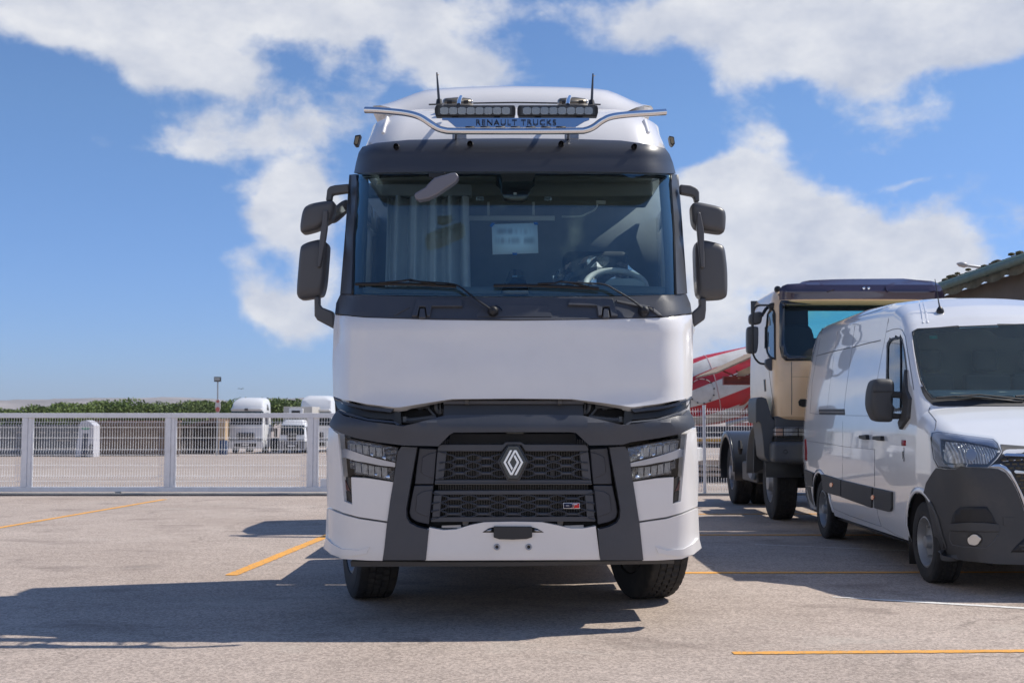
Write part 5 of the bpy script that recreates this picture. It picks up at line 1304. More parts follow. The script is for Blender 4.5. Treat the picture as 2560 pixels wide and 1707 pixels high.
for xb, yb, xt, yt in ((701, 236, 687, 52), (1597, 240, 1605, 58)):
    o = MB().tube([W(*cA((xb, yb))[0], 7.95), W(*cA(((xb + xt)/2, (yb + yt)/2))[0], 7.95), W(*cA((xt, yt))[0], 7.95)], [.0105, .0085, .005], 8).build('antenna', DARK2, truck)
    MB().tube([W(*cA((xb, yb + 4))[0], 7.95), W(*cA((xb - 1, yb - 26))[0], 7.95)], [.026, .018], 10).build('antenna_base', BLACK, o)
    MB().tube([W(*cA((xt + 1, yt + 14))[0], 7.95), W(*cA((xt + 12, yt + 14))[0], 7.95)], .003, 5).build('antenna_tip', mat('tip_gold', (.6, .45, .2), .4), o)
for q in (cA((196, 470), (206, 420), (240, 415), (222, 478), (206, 480)), cA((2052, 422), (2082, 428), (2088, 470), (2072, 480), (2060, 466))):
    o = slab('marker_lamp', q, 8.55, .08, BLACK, truck, .006)
    cx = sum(a for a, b in q)/len(q); cy = sum(b for a, b in q)/len(q)
    slab('marker_lens', [(cx + (a - cx)*.6, cy + (b - cy)*.7) for a, b in q], 8.545, .006, mat('marker_lens', (.25, .20, .12), .3), o, .002)
# ---- cab interior
BLUEG = mat('cab_cloth', (.20, .225, .245), .9, var=.1); CURT = mat('curtain_cloth', (.55, .58, .60), .9, bump=.3, bscale=200, var=.08)
P('bunk_wall', cA((230, 700), (2060, 700), (2060, 1345), (230, 1345)), flat(9.86), BLUEG, th=.02, bev=0, gx=0, gy=0)
rows = []
x0, x1 = W(*cJ((395, 700))[0], 8.72).x, W(*cJ((1250, 700))[0], 8.72).x
zt_c, zb_c = W(1100, 420 + 290/3.92, 8.72).z, 2.02
for j in range(7):
    z = zt_c + (zb_c - zt_c)*j/6; spread = .93 + .07*j/6
    rows.append([Vector((x0 + (x1 - x0)*(.5 + (i/140 - .5)*spread), 8.72 + .075*math.sin(i*.22 + .7*math.sin(i*.05)) + .012*math.sin(i*.57 + j*.2), z)) for i in range(141)])
MB().grid(rows).build('curtain', CURT, truck, solid=.004)
MB().b2(x0 - .25, x1, 8.66, 8.78, zt_c, zt_c + .09).build('curtain_rail', mat('light_trim', (.33, .35, .36), .6), truck, bev=.01)
P('ceiling_shelf', cA((330, 690), (1960, 690), (1960, 780), (330, 775)), flat(9.0, 0), mat('headliner', (.24, .25, .22), .9), th=.5, bev=.02, gx=0, gy=0)
P('headliner', cA((330, 655), (1960, 655), (1960, 688), (330, 688)), flat(8.9, 0), mat('headliner', (.24, .25, .22), .9), th=.5, bev=.02, gx=0, gy=0)
wr = mat('white_rail', (.62, .64, .62), .4)
P('bunk_rail', cA((877, 893), (1380, 893), (1380, 921), (877, 921)), flat(9.05), wr, th=.03, bev=.003, gx=0, gy=0)
for x in (990, 1255): P('rail_post', cA((x - 7, 811), (x + 7, 811), (x + 7, 890), (x - 7, 890)), flat(9.06), wr, th=.02, bev=.002, gx=0, gy=0)
MB().tube(cat([W(*p, 9.1) for p in cA((1422, 899), (1525, 897), (1570, 880), (1612, 860), (1628, 838), (1632, 815))], 4), .008, 6).build('lamp_cable', wr, truck)
P('reading_lamp', cA((1624, 802), (1680, 802), (1680, 823), (1624, 823)), flat(9.09), wr, th=.03, bev=.003, gx=0, gy=0)
for x in (940, 1340): P('spot_lamp', cA((x - 22, 775), (x + 22, 775), (x + 22, 806), (x - 22, 806)), flat(9.0), mat('spot_chrome', (.5, .6, .65), .1, .9, bump=1, bscale=60), th=.02, bev=.01, gx=0, gy=0)
dsh = mat('dashboard_grey', (.16, .18, .19), .7, bump=.2, bscale=200)
P('dashboard', cA((190, 1315), (600, 1308), (1300, 1312), (1700, 1300), (2090, 1312), (2092, 1360), (186, 1360)), surfT(-.10), dsh, th=.02, bev=0, gx=40, gy=0)
MB().b2(-1.15, 1.2, 7.96, 8.35, 2.12, 2.235).build('dashboard_top', dsh, truck, bev=.03)
MB().b2(-1.18, 1.22, 7.95, 9.8, 1.55, 1.6).build('cab_floor', BLACK, truck)
MB().b2(-.85, .95, 9.4, 9.85, 1.6, 2.2).build('bunk', BLUEG, truck, bev=.04)
for s, c in ((-1, -.62), (1, .66)):
    st = MB().b2(c - .26, c + .26, 8.85, 9.05, 1.9, 2.72).build('seat', mat('seat_cloth', (.035, .04, .045), .8), truck, bev=.06, seg=4)
    if s > 0:
        fw = MB(); rr = random.Random(5); rws = []
        for i in range(15):
            rws.append([Vector((c - .34 + .68*j/14, 8.80 + rr.uniform(-.035, .035) + .05*((j - 7)/7)**2, 2.05 + .62*i/14 - .14*((j - 7)/7)**2*(i/14))) for j in range(15)])
        fw.grid(rws).build('plastic_cover', glass('cling_film', (.92, .93, .94), .8, .2), st, smooth=False)
stc = W(*cK((1015, 1085))[0], 8.42)
tor = MB(); RR = .225; rws = []
Mt = Matrix.Translation(stc + Vector((0, 0, -.055))) @ Matrix.Rotation(R(-52), 4, 'X')
for k in range(41):
    a = 2*math.pi*k/40; rws.append(Mt @ Vector((RR*math.cos(a), 0, RR*math.sin(a)*1.0)))
tor.tube(rws, .024, 10, False)
sw2 = tor.build('steering_wheel', mat('wheel_cover_pale', (.50, .53, .52), .7, var=.15, vscale=12), truck)
MB().tube([Mt @ Vector((-RR, 0, 0)), Mt @ Vector((0, .03, -.02)), Mt @ Vector((RR, 0, 0))], .02, 8).build('spoke', BLACK, sw2)
P('instrument_hood', cK((905, 1130), (940, 1095), (1010, 1078), (1200, 1078), (1290, 1105), (1318, 1135), (1300, 1180), (930, 1175)), flat(8.12), mat('hood_pale', (.36, .40, .40), .7), th=.15, bev=.02, gx=0, gy=0, seg=3)
PAP = bpy.data.materials.new('paper_sheet'); PAP.use_nodes = True
_n = PAP.node_tree; _x = N(_n); _b = _n.nodes['Principled BSDF']; _t = _x.n('ShaderNodeTexCoord').outputs['Generated']
_s = _x.n('ShaderNodeSeparateXYZ'); _n.links.new(_t, _s.inputs[0])
def _band(c, hw_): return _x.m('SUBTRACT', 1, _x.ramp(_x.m('ABSOLUTE', _x.m('SUBTRACT', _s.outputs[2], c)), hw_*.2, hw_))
_ln = _x.m('MAXIMUM', _x.m('MULTIPLY', _band(.73, .15), _x.ramp(_x.noise(_x.mapv(_t, (5, 0, .3)), 1.6, 1), .35, .6)), _x.m('MULTIPLY', _band(.44, .16), _x.ramp(_x.noise(_x.mapv(_t, (7, 0, .3), (2, 0, 0)), 1.6, 1), .25, .5)))
_edge = _x.m('MULTIPLY', _x.ramp(_s.outputs[0], .04, .16), _x.m('SUBTRACT', 1, _x.ramp(_s.outputs[0], .86, .97)))
_n.links.new(_x.mix(_x.m('MULTIPLY', _x.m('MULTIPLY', _ln, _edge), .55), (.93, .95, .95, 1), (.16, .17, .20, 1)), _b.inputs['Base Color']); _b.inputs['Roughness'].default_value = .8
pp_ = P('paper_notice', cA((1009, 942), (1278, 935), (1284, 1112), (1015, 1121)), surfT(-.014, rx=.05), PAP, th=.001, bev=0, gx=0, gy=0)
for q in (((996, 950), (1012, 932), (1030, 938), (1008, 962)), ((1254, 930), (1280, 930), (1284, 946), (1262, 946)), ((1130, 1110), (1160, 1110), (1158, 1124), (1134, 1124))):
    P('tape', cA(*q), surfT(-.011, rx=.05), mat('blue_tape', (.02, .16, .50), .5), th=.0005, bev=0, gx=0, gy=0, parent=pp_)
# ---- chassis, wheels
ST = R(17)
wheel(truck, (-1.125, 9.1, .5), .5, .315, .30, steer=ST, side=-1, nseg=150)
wheel(truck, (1.06, 9.1, .5), .5, .315, .30, steer=ST, side=1, nseg=150)
for s in (-1, 1):
    MB().b2(s*.42, s*.34, 7.95, 13.2, .70, .95).build('chassis_rail', BLACK, truck)
    wheel(truck, (s*1.0, 12.4, .5), .5, .58, .28, side=s, nseg=60)
    MB().b2(s*1.24, s*.45, 10.0, 11.75, .36, 1.06).build('fuel_tank', ALU, truck, bev=.08, seg=4)  # tank lengthened out of view to block sun on the ground below
    MB().b2(s*1.25, s*.75, 11.85, 12.95, 1.05, 1.10).build('rear_mudguard', BLACK, truck, bev=.02)
    MB().b2(s*1.2, s*1.05, 9.98, 10.35, 1.2, 3.6).build('side_deflector', WHITE, truck, bev=.03)
MB().b2(-.75, .75, 8.0, 9.9, .55, 1.45).build('engine_block', PIT_B, truck)
MB().b2(-.44, .44, 9.92, 11.9, .50, .98).build('underbody_blocker', PIT_B, truck, bev=.03)  # unseen block added between the tanks to shade the ground under the truck
MB().tube([(-.9, 9.1, .5), (.9, 9.1, .5)], .07, 8).build('front_axle', BLACK, truck)
MB().b2(-.5, .5, 11.7, 12.8, 1.08, 1.18).build('coupling_plate', BLACK, truck, bev=.03)
# ================================================================ WHITE VAN
VA = Vector((4.56, 9.91, 0)); VU = Vector((.033, 1, 0)).normalized(); VV = Vector((1, -.033, 0)).normalized()
VO = VA - VU*.85
def vl(u, v, z): return VO + VU*u + VV*v + Vector((0, 0, z))
VMI = Matrix(((VV.x, VU.x, 0, VO.x), (VV.y, VU.y, 0, VO.y), (0, 0, 1, 0), (0, 0, 0, 1)))
REFL = VMI @ Matrix.Diagonal((-1, 1, 1, 1)) @ VMI.inverted()
van = wthing('delivery_van', 'white panel van with dark grey bumper and side mouldings parked at the right', 'van', tuple(VO + VU*2.5))
def lin(tab):
    def f(x):
        if x <= tab[0][0]: return tab[0][1]
        for (a, b), (c, d) in zip(tab, tab[1:]):
            if x <= c: return b + (d - b)*(x - a)/(c - a)
        return tab[-1][1]
    return f
T_ = lin([(0, .98), (.02, 1.06), (.06, 1.13), (.15, 1.19), (.3, 1.27), (.5, 1.36), (.72, 1.44), (.90, 1.49), (1.2, 1.86), (1.5, 2.21), (1.62, 2.33), (1.8, 2.44), (2.1, 2.54), (2.6, 2.60), (3.5, 2.63), (5.3, 2.61), (5.5, 2.56), (5.56, 2.45)])
Wz = lin([(.20, .90), (.25, .95), (.45, 1.0), (.95, 1.035), (1.3, 1.02), (1.8, .96), (2.2, .89), (2.4, .84), (2.65, .78)])
PFn = lin([(0, .74), (.02, .82), (.06, .88), (.15, .93), (.3, .965), (.55, .99), (.9, 1), (5.3, 1), (5.56, .96)])
us = [0, .02, .06, .1, .15, .19, .22, .26] + [.3 + k*.03 for k in range(77)] + [2.7 + k*.1 for k in range(13)] + [4.0 + k*.04 for k in range(27)] + [5.15, 5.25, 5.32] + [5.38, 5.44, 5.5, 5.54, 5.56]
rows = []
for u in us:
    T = T_(u); pf = PFn(u); rr_ = .16 if u < .9 else (.13 if u < 1.65 else .13 + .07*min(1, (u - 1.65)/.8)); zb = .30 if u > .5 else .27
    h = []
    for k in range(40):
        z = zb + (T - rr_ - zb)*k/39; h.append((Wz(z)*pf, z))
    w0 = Wz(T - rr_)*pf; rv = rr_*1.1
    for k in range(1, 9):
        a = k/8*math.pi/2; h.append((w0 - rv + rv*math.cos(a) - .0, T - rr_ + rr_*math.sin(a)))
    for k in range(1, 15):
        v = (w0 - rv)*(1 - k/15); h.append((v, T + (.05 if u > 1.6 else .045 if u < .9 else .05)*(1 - (v/(w0 - rv))**2)))
    bow = .10*(1 if u < 1.8 else 0)
    def sh(v, z): return vl(u, v, z)
    rows.append([sh(-v, z) for v, z in h] + [sh(v, z) for v, z in h[::-1]])
vb = MB().grid(rows)
L_ = len(rows[0]); vb.f.append(tuple(range(L_))); vb.f.append(tuple(range(L_*(len(rows) - 1), L_*len(rows)))[::-1])
vbod = vb.build('body', VANW, van)
VB = bvh_of(vbod)
def V3(off=0): return onbvh(VB, off, 10)
wsp = cP((1104, 545), (1110, 505), (1150, 482), (1500, 462), (2195, 434), (2700, 420), (3250, 470), (3262, 700), (3262, 1000), (3200, 1180), (2195, 1172), (1600, 1165), (1290, 1162), (1235, 1090), (1180, 980), (1140, 800))
win = cP((850, 640), (866, 590), (905, 566), (985, 553), (1006, 580), (1030, 700), (1052, 880), (1052, 1100), (1030, 1270), (925, 1290), (838, 1210))
# punch the openings (windscreen, door window, wheel arches)
bm = bmesh.new(); bm.from_mesh(vbod.data); kill = []
arches = [(.85, .44), (4.53, .44)]
VMn = VMI.inverted()
def mwin(p):                      # mirrored point across the centre line
    return REFL @ p
for f in bm.faces:
    c = f.calc_center_median(); l = VMn @ c; px_ = PX(c); n = f.normal
    if f.calc_area() > 1: continue
    if .88 < l.y < 1.66 and n.z > .2 and inpoly(px_[0], px_[1], wsp): kill.append(f)
    elif l.x < -.5 and 1.0 < l.y < 2.4 and l.z > 1.2 and n.z < .5 and inpoly(px_[0], px_[1], win): kill.append(f)
    elif l.x > .5 and 1.0 < l.y < 2.4 and l.z > 1.2 and n.z < .5 and inpoly(*PX(REFL @ c), win): kill.append(f)
    elif abs(l.x) > .6 and l.z < 1.0 and any(math.hypot(l.y - a, l.z - .34) < r for a, r in arches): kill.append(f)
bmesh.ops.delete(bm, geom=kill, context='FACES')
bm.to_mesh(vbod.data); bm.free()
def vp(name, pts, m, off=.003, th=.006, bev=.002, both=False, parent=None, **k):
    o = panel(name, pts, V3(off), m, parent or van, th=th, bev=bev, **k)
    if both:
        me = o.data.copy(); Lc = Vector(van.location)
        me.transform(REFL)
        me.flip_normals()
        c = put(name, me, m, parent or van)
        for md in o.modifiers:
            q = c.modifiers.new(md.name, md.type)
            for a in ('thickness', 'offset', 'width', 'segments', 'limit_method', 'angle_limit', 'harden_normals', 'use_clamp_overlap', 'use_even_offset'):
                if hasattr(md, a): setattr(q, a, getattr(md, a))
    return o
def line(name, pts, m, r=.0035, off=0, both=False, parent=None):
    f = V3(off); P3 = []
    for (a, b), (c, d) in zip(pts, pts[1:]):
        k = max(2, int(math.hypot(c - a, d - b)/14)); P3 += [f(a + (c - a)*i/k, b + (d - b)*i/k) for i in range(k)]
    P3.append(f(*pts[-1]))
    o = MB().tube(P3, r, 6, flat=.7).build(name, m, parent or van)
    return o
GAP = mat('shut_line', (.10, .105, .115), .7); VD = mat('van_dark_plastic', (.050, .052, .056), .58, bump=.4, bscale=300, dirt=.12)
VRUB = mat('van_rubber', (.018, .018, .02), .5)
vp('windscreen', wsp, glass('van_glass', (.84, .97, .92), 1.3, dust=.075, rc=(.75, .95, .9)), off=.004, th=0, bev=0, gx=30, gy=30)
# black surround of the screen
inner = cP((1150, 590), (1160, 540), (1205, 520), (1500, 500), (1840, 484), (1890, 500), (1915, 540), (1960, 570), (2330, 560), (2380, 480), (3150, 500), (3200, 560), (3200, 1100), (3150, 1140), (2195, 1140), (1700, 1140), (1300, 1130), (1255, 1090), (1215, 980), (1175, 800))
def ring(name, outer, inner_, m, off):
    n = 90
    def res(pl):
        Ls = [0]
        for i in range(len(pl)): Ls.append(Ls[-1] + math.dist(pl[i], pl[(i + 1) % len(pl)]))
        out = []
        for k in range(n):
            t = Ls[-1]*k/n
            for i in range(len(pl)):
                if Ls[i] <= t <= Ls[i + 1]:
                    q = (t - Ls[i])/(Ls[i + 1] - Ls[i] + 1e-9); a, b = pl[i], pl[(i + 1) % len(pl)]
                    out.append((a[0] + (b[0] - a[0])*q, a[1] + (b[1] - a[1])*q)); break
        return out
    O, I = res(outer), res(inner_); f = V3(off)
    rws = [[f(*p) for p in O + O[:1]], [f((p[0] + q[0])/2, (p[1] + q[1])/2) for p, q in zip(O + O[:1], I + I[:1])], [f(*p) for p in I + I[:1]]]
    return MB().grid(rws).build(name, m, van, fix=True)
FRIT = mat('screen_border', (.012, .014, .018), .15, coat=1)
ring('screen_border', wsp, inner, FRIT, -.006)
wc_ = (sum(p[0] for p in win)/len(win), sum(p[1] for p in win)/len(win))
win_in = [(wc_[0] + (x - wc_[0])*.86, wc_[1] + (y - wc_[1])*.93) for x, y in win]
ring('window_seal', win, win_in, VRUB, .003)
line('screen_seal', wsp[:1] + wsp[1:] , VRUB, .007, .003)
vp('door_window', win, SIDEG, off=-.004, th=0, bev=0, both=True, gx=12, gy=30)
line('window_divider', cP((985, 556), (988, 800), (985, 1270)), VRUB, .008, .0)
line('screen_pillar_strip', cP((1100, 590), (1115, 700), (1150, 900), (1180, 1030)), WHITE, .006, .004)
vp('inspection_sticker', cP((1266, 541), (1345, 538), (1347, 571), (1270, 573)), mat('green_sticker', (.0, .32, .22), .6), off=-.004, th=.001, bev=0, gx=0, gy=0)
# interior
MB().grid([[vl(u, v, z) for v in (-.86, -.4, 0, .4, .86)] for u, z in ((.97, 1.46), (1.1, 1.54), (1.45, 1.67), (1.55, 1.66), (1.62, 1.5), (1.64, .8))]).build('dashboard', mat('van_dashboard', (.55, .60, .58), .7, bump=.3, bscale=150), van, solid=.01)
dv = MB()
for v in (-.62, -.2, .25): dv.add([vl(1.15, v, 1.566), vl(1.15, v + .16, 1.566), vl(1.25, v + .16, 1.604), vl(1.25, v, 1.604)], [(0, 1, 2, 3)])
dv.build('air_vent', BLACK, van, solid=.01)
for v in (-.5, .05, .5):
    s_ = MB()
    M_ = Matrix(((VV.x, VU.x, 0), (VV.y, VU.y, 0), (0, 0, 1))).to_4x4()
    s_.box(vl(2.1, v, 1.45), (.44, .14, .8), M=M_); s_.box(vl(2.12, v, 1.98), (.24, .1, .22), M=M_)
    s_.build('seat', mat('van_seat', (.06, .07, .08), .9), van, bev=.04)
MB().grid([[vl(2.35, v, z) for v in (-.76, .76)] for z in (.5, 2.38)]).build('bulkhead', mat('bulkhead_grey', (.16, .18, .18), .8), van)
MB().grid([[vl(u, v, .5) for v in (-.9, .9)] for u in (.9, 2.4)]).build('cab_floor', BLACK, van)
tw = MB(); rg = [vl(1.62, -.45, 1.42) + VV*(.19*math.cos(k*.2618)) + Vector((0, 0, .17*math.sin(k*.2618))) + VU*(.10*math.sin(k*.2618)) for k in range(25)]
tw.tube(rg, .016, 8, False).build('steering_wheel', BLACK, van)
# cowl, wipers
vp('cowl', cP((1290, 1168), (1600, 1160), (2195, 1168), (2900, 1170), (3200, 1190), (3150, 1250), (2195, 1236), (1362, 1237), (1300, 1225), (1235, 1165), (1200, 1105), (1180, 1045), (1206, 1045), (1240, 1100)), VRUB, off=.006, th=.01, gx=30, gy=0)
for pts in (((1330, 1175), (1500, 1158), (1800, 1172), (2180, 1218)), ((1560, 1155), (1750, 1145), (2000, 1170), (2195, 1190)), ((2100, 1160), (2500, 1140), (2900, 1175))):
    line('wiper', cP(*pts), BLACK, .012, .03)
line('bonnet_seam', cP((1272, 1248), (1262, 1290), (1300, 1335), (1335, 1380), (1330, 1430), (1318, 1475)), GAP, .004)
# panel lines
for nm, pts, r in (('door_seam', ((880, 312), (835, 560), (770, 900), (742, 1090), (735, 1330)), .003), ('door_seam', ((850, 506), (905, 484), (965, 475), (1003, 490), (1035, 560), (1052, 680), (1085, 880), (1115, 1075)), .005),
                   ('sliding_door_seam', ((545, 382), (505, 700), (455, 1050), (432, 1262)), .003), ('quarter_crease', ((382, 440), (335, 720), (290, 1050), (268, 1250)), .0025),
                   ('waist_groove', ((160, 742), (330, 698), (492, 662)), .007), ('waist_groove', ((510, 660), (650, 622), (790, 590)), .007),
                   ('roof_groove', ((575, 360), (740, 305), (905, 246)), .005), ('rear_seam', ((218, 470), (165, 740), (120, 1000), (98, 1300)), .004),
                   ('belt_line', ((98, 1302), (180, 1312)), .004), ('belt_line', ((445, 1325), (735, 1330)), .003)):
    line(nm, cP(*pts), GAP, r, -.001)
for nm, pts, r in (('crease_line', ((60, 188), (230, 212), (400, 240), (680, 268)), .003), ('door_seam', ((680, 262), (680, 420), (680, 605)), .004), ('door_seam', ((700, 800), (715, 880), (742, 966)), .004),
                   ('sill_seam', ((232, 662), (262, 740), (290, 800), (450, 868), (740, 968)), .0035), ('sill_seam', ((760, 975), (860, 1035), (950, 1075)), .003), ('sliding_door_seam', ((388, 10), (390, 240), (386, 540)), .0025)):
    line(nm, cQ(*pts), GAP, r, -.001)
vp('door_track', cP((186, 1264), (438, 1262), (440, 1322), (188, 1318)), VRUB, off=.002, th=.006)
line('track_rail', cP((190, 1292), (434, 1296)), ALU, .008, .006)
for q in (((563, 138), (628, 132), (634, 178), (600, 176), (563, 168)), ((690, 146), (765, 144), (769, 190), (730, 185), (688, 178))):
    vp('door_handle', cQ(*q), VRUB, off=.035, th=.04, bev=.008, seg=3, gx=0, gy=0)
vp('red_badge', cQ((926, 180), (965, 182), (965, 234), (927, 232)), mat('badge_dark_red', (.30, .012, .02), .4), off=.003, th=.003, bev=0, gx=0, gy=0)
for (x, y, s_, b_) in ((944, 322, .10, 'R'), (950, 268, .045, '2'), (950, 362, .05, 'd')):
    p = V3(.004)(*cQ((x, y))[0])
    M_ = Matrix(((VU.x, 0, -VV.x, p.x), (VU.y, 0, -VV.y, p.y), (0, 1, 0, p.z), (0, 0, 0, 1)))
    M_ = Matrix(((-VU.x, 0, -VV.x, p.x), (-VU.y, 0, -VV.y, p.y), (0, 1, 0, p.z), (0, 0, 0, 1)))
    text('edition_lettering', b_, s_, PRINTD, van, M_ @ Matrix.Rotation(0, 4, 'Z'), .001)
for q in (((205, 490), (384, 544), (386, 696), (300, 672), (226, 648)), ((392, 546), (671, 613), (664, 797), (392, 700)), ((690, 616), (850, 651), (850, 800), (838, 828), (818, 832), (694, 800))):
    vp('side_moulding', cQ(*q), VD, off=.022, th=.024, bev=.006, seg=3, gx=30, gy=0)
vp('rear_moulding', cQ((52, 450), (130, 482), (126, 606), (74, 596)), VD, off=.022, th=.024, bev=.005, gx=0, gy=0)
vp('rear_corner', cQ((64, 600), (96, 608), (130, 760), (152, 770), (128, 772), (92, 720)), VD, off=.012, th=.02, bev=.004, gx=0, gy=0)
for x, y in ((305, 586), (685, 701)):
    c_ = [(x + 14*math.cos(k*.5236), y + 22*math.sin(k*.5236)) for k in range(12)]
    vp('side_marker', cQ(*c_), ORANGE, off=.030, th=.012, bev=.002, gx=0, gy=0)
# wheel arches and wheels
for a, rr_ in arches:
    for s in (-1, 1):
        rws = []
        for k in range(19):
            t = math.pi*k/18; cc = vl(a - (rr_ + .02)*math.cos(t), 0, .34 + (rr_ + .02)*math.sin(t))
            rws.append([cc + VV*(s*x) for x in (.60, .985)])
        MB().grid(rws).build('arch_liner', BLACK, van, solid=.01)
        MB().add([vl(a - .46, s*.6, .2), vl(a + .46, s*.6, .2), vl(a + .46, s*.6, .85), vl(a - .46, s*.6, .85)], [(0, 1, 2, 3)]).build('arch_inner', BLACK, van, solid=.01)
        c_ = vl(a, s*.88, .345); wheel(van, c_, .345, .225, .215, steer=-.033, side=s, nseg=110, bolts=5, rimmat=mat('van_steel_wheel', (.33, .34, .35), .4, .5, dirt=.35), dish=.0, hubr=.06)
        if a < 1: MB().grid([[vl(a + .455 + .02*z, s*x, z) for x in (.72, .985)] for z in (.10, .3, .6)]).build('mud_flap', VRUB, van, solid=.012)
MB().grid([[vl(u, v, .27) for v in (-.9, .9)] for u in (.3, 5.4)]).build('underbody', BLACK, van, solid=.02)
for a, rr_ in arches:
    for s in (-1, 1):
      for t0_, t1_, mm in (((0, .92, VD), (.92, math.pi, VANW)) if a < 1 else ((0, math.pi, VANW),)):
        rws = []
        for rad in (.425, .44, .475):
            rws.append([])
            for k in range(61):
                t = t0_ + (t1_ - t0_)*k/60; u_ = a - rad*math.cos(t); z_ = .34 + rad*math.sin(t)
                rws[-1].append(vl(u_, s*(Wz(max(.25, z_))*PFn(u_) + ((.001 if rad > .45 else .006 if rad < .43 else .008) + (.014 if mm is VD else 0))), z_))
        MB().grid(rws).build('arch_lip', mm, van, solid=.006)
# mirror
pillow('mirror_housing', cP((765, 962), (905, 966), (935, 1000), (938, 1085), (908, 1110), (912, 1200), (938, 1260), (922, 1330), (918, 1392), (800, 1388), (752, 1372), (698, 1245), (704, 1100), (728, 1000)), 10.36, .20, .05, VD, van, .01)
slab('mirror_divider', cP((712, 1088), (930, 1086), (930, 1096), (710, 1098)), 10.355, .01, BLACK, van, .001)
slab('mirror_glass', cP((730, 1000), (915, 1000), (905, 1350), (780, 1350)), 10.565, .004, MGL, van, .001)
slab('mirror_arm', cP((870, 1088), (960, 1090), (1030, 1098), (1028, 1158), (930, 1152), (870, 1150)), 10.42, .07, VD, van, .015)
slab('mirror_arm', cP((830, 1300), (930, 1302), (1030, 1310), (1022, 1360), (900, 1362), (830, 1355)), 10.42, .07, VD, van, .015)
vp('mirror_sail', cP((1050, 876), (1060, 1080), (1096, 1160), (1082, 1350), (1000, 1466), (984, 1400), (1018, 1320), (1034, 1240), (1018, 1150), (1028, 1060)), VD, off=.03, th=.04, bev=.008, gx=0, gy=0, seg=3)
# headlamp
hq = cQ((1202, 112), (1262, 105), (1500, 138), (1760, 172), (1802, 210), (1835, 285), (1790, 350), (1708, 430), (1560, 428), (1480, 420), (1415, 446), (1330, 444), (1258, 430), (1215, 350), (1190, 170))
HLk = dict(gx=12, gy=14)
vp('headlight', hq, mat('lamp_shell', (.10, .11, .12), .15, .3, coat=1), off=.004, th=.03, bev=.004, both=True, **HLk)
vp('light_guide', cQ((1222, 125), (1262, 118), (1500, 150), (1752, 184), (1790, 225), (1808, 268), (1700, 240), (1500, 205), (1290, 178), (1296, 300), (1310, 370), (1340, 405), (1420, 405), (1410, 430), (1275, 420), (1236, 350), (1216, 190)), mat('light_guide', (.62, .66, .74), .14, .6, coat=1), off=.014, th=.012, bev=.004, both=True, **HLk)
vp('reflector', cQ((1330, 200), (1500, 216), (1700, 252), (1806, 280), (1770, 335), (1705, 400), (1560, 398), (1480, 392), (1420, 395), (1345, 385), (1318, 350)), RFL2, off=.007, th=.004, bev=.001, both=True, **HLk)
for cx, r in ((1560, 46),):
    c_ = [(cx + r*math.cos(k*.39), 320 + r*1.15*math.sin(k*.39)) for k in range(16)]
    vp('lamp_bowl', cQ(*c_), mat('lamp_bowl', (.66, .66, .68), .3, .4), off=.012, th=.008, bev=.003, gx=0, gy=0)
vp('lens_cover', hq, CLEAR, off=.024, th=0, bev=0, both=True, **HLk)
# bumper, grille
bq = [(1250, 436), (1330, 448), (1418, 450), (1482, 424), (1560, 432), (1716, 436), (1800, 445), (1870, 480), (1930, 560), (1975, 650), (2010, 740), (2060, 900), (2200, 960), (2560, 965), (2560, 1330), (2200, 1322), (2050, 1316), (1800, 1310), (1500, 1282), (1300, 1232), (1252, 1180), (1215, 950), (1170, 760), (1134, 670), (1160, 570), (1215, 480)]
vp('bumper', cQ(*bq), VD, off=.012, th=.04, bev=.010, both=True, gx=14, gy=14, seg=3)
gq = [(1826, 222), (2042, 238), (2560, 262), (2560, 955), (2200, 952), (2068, 890), (2016, 735), (1982, 640), (1936, 545), (1878, 465), (1830, 430), (1724, 426), (1800, 352), (1842, 288)]
vp('grille', cQ(*gq), mat('grille_black', (.022, .024, .030), .4), off=.004, th=.02, bev=.003, both=True, gx=20, gy=20)
GRC = mat('van_chrome', (.62, .65, .70), .10, .9)
for q in (((1850, 325), (1870, 310), (2042, 318), (2560, 335), (2560, 362), (2042, 342), (1858, 334)), ((1942, 470), (1952, 460), (2042, 465), (2560, 480), (2560, 505), (2042, 488), (1958, 484)),
          ((1716, 424), (1760, 405), (1820, 403), (1870, 425), (1920, 478), (1965, 560), (2010, 650), (2042, 720), (2090, 860), (2072, 880), (2025, 755), (1995, 670), (1950, 575), (1900, 495), (1850, 448), (1800, 430), (1740, 432))):
    vp('chrome_strip', cQ(*q), GRC, off=.022, th=.016, bev=.005, both=True, gx=20, gy=20)
cells = MB(); f = V3(.0055)
for r_ in range(16):
    y = 362 + r_*36
    if 440 < y < 500: continue
    for c_ in range(11):
        x = 1855 + c_*66 + (r_ % 2)*33
        q = [(x - 24, y - 11), (x + 24, y - 10), (x + 22, y + 12), (x - 22, y + 11)]
        if all(inpoly(a, b, gq) for a, b in q) and x < 2540: cells.add([f(*cQ(p)[0]) for p in q], [(0, 1, 2, 3)])
tag(cells.build('grille_cells', mat('cell_bronze', (.10, .085, .055), .35, .4), van, solid=.004), kind='stuff')
vp('bumper_intake', cQ((1394, 942), (1406, 880), (1428, 828), (1470, 792), (1560, 786), (1700, 786), (1740, 850), (1782, 942)), mat('intake_black', (.014, .014, .016), .6), off=.020, th=.002, bev=0, gx=14, gy=14)
vp('intake_shelf', cQ((1386, 942), (1560, 928), (1680, 930), (1800, 944), (1808, 1012), (1560, 1008), (1384, 1004)), VD, off=.030, th=.03, bev=.008, gx=14, gy=14, seg=3)
line('fog_recess_line', cQ((1380, 1014), (1810, 1026), (1760, 1100), (1695, 1160), (1500, 1150), (1400, 1132), (1378, 1090), (1380, 1014)), GAP, .004, .012)
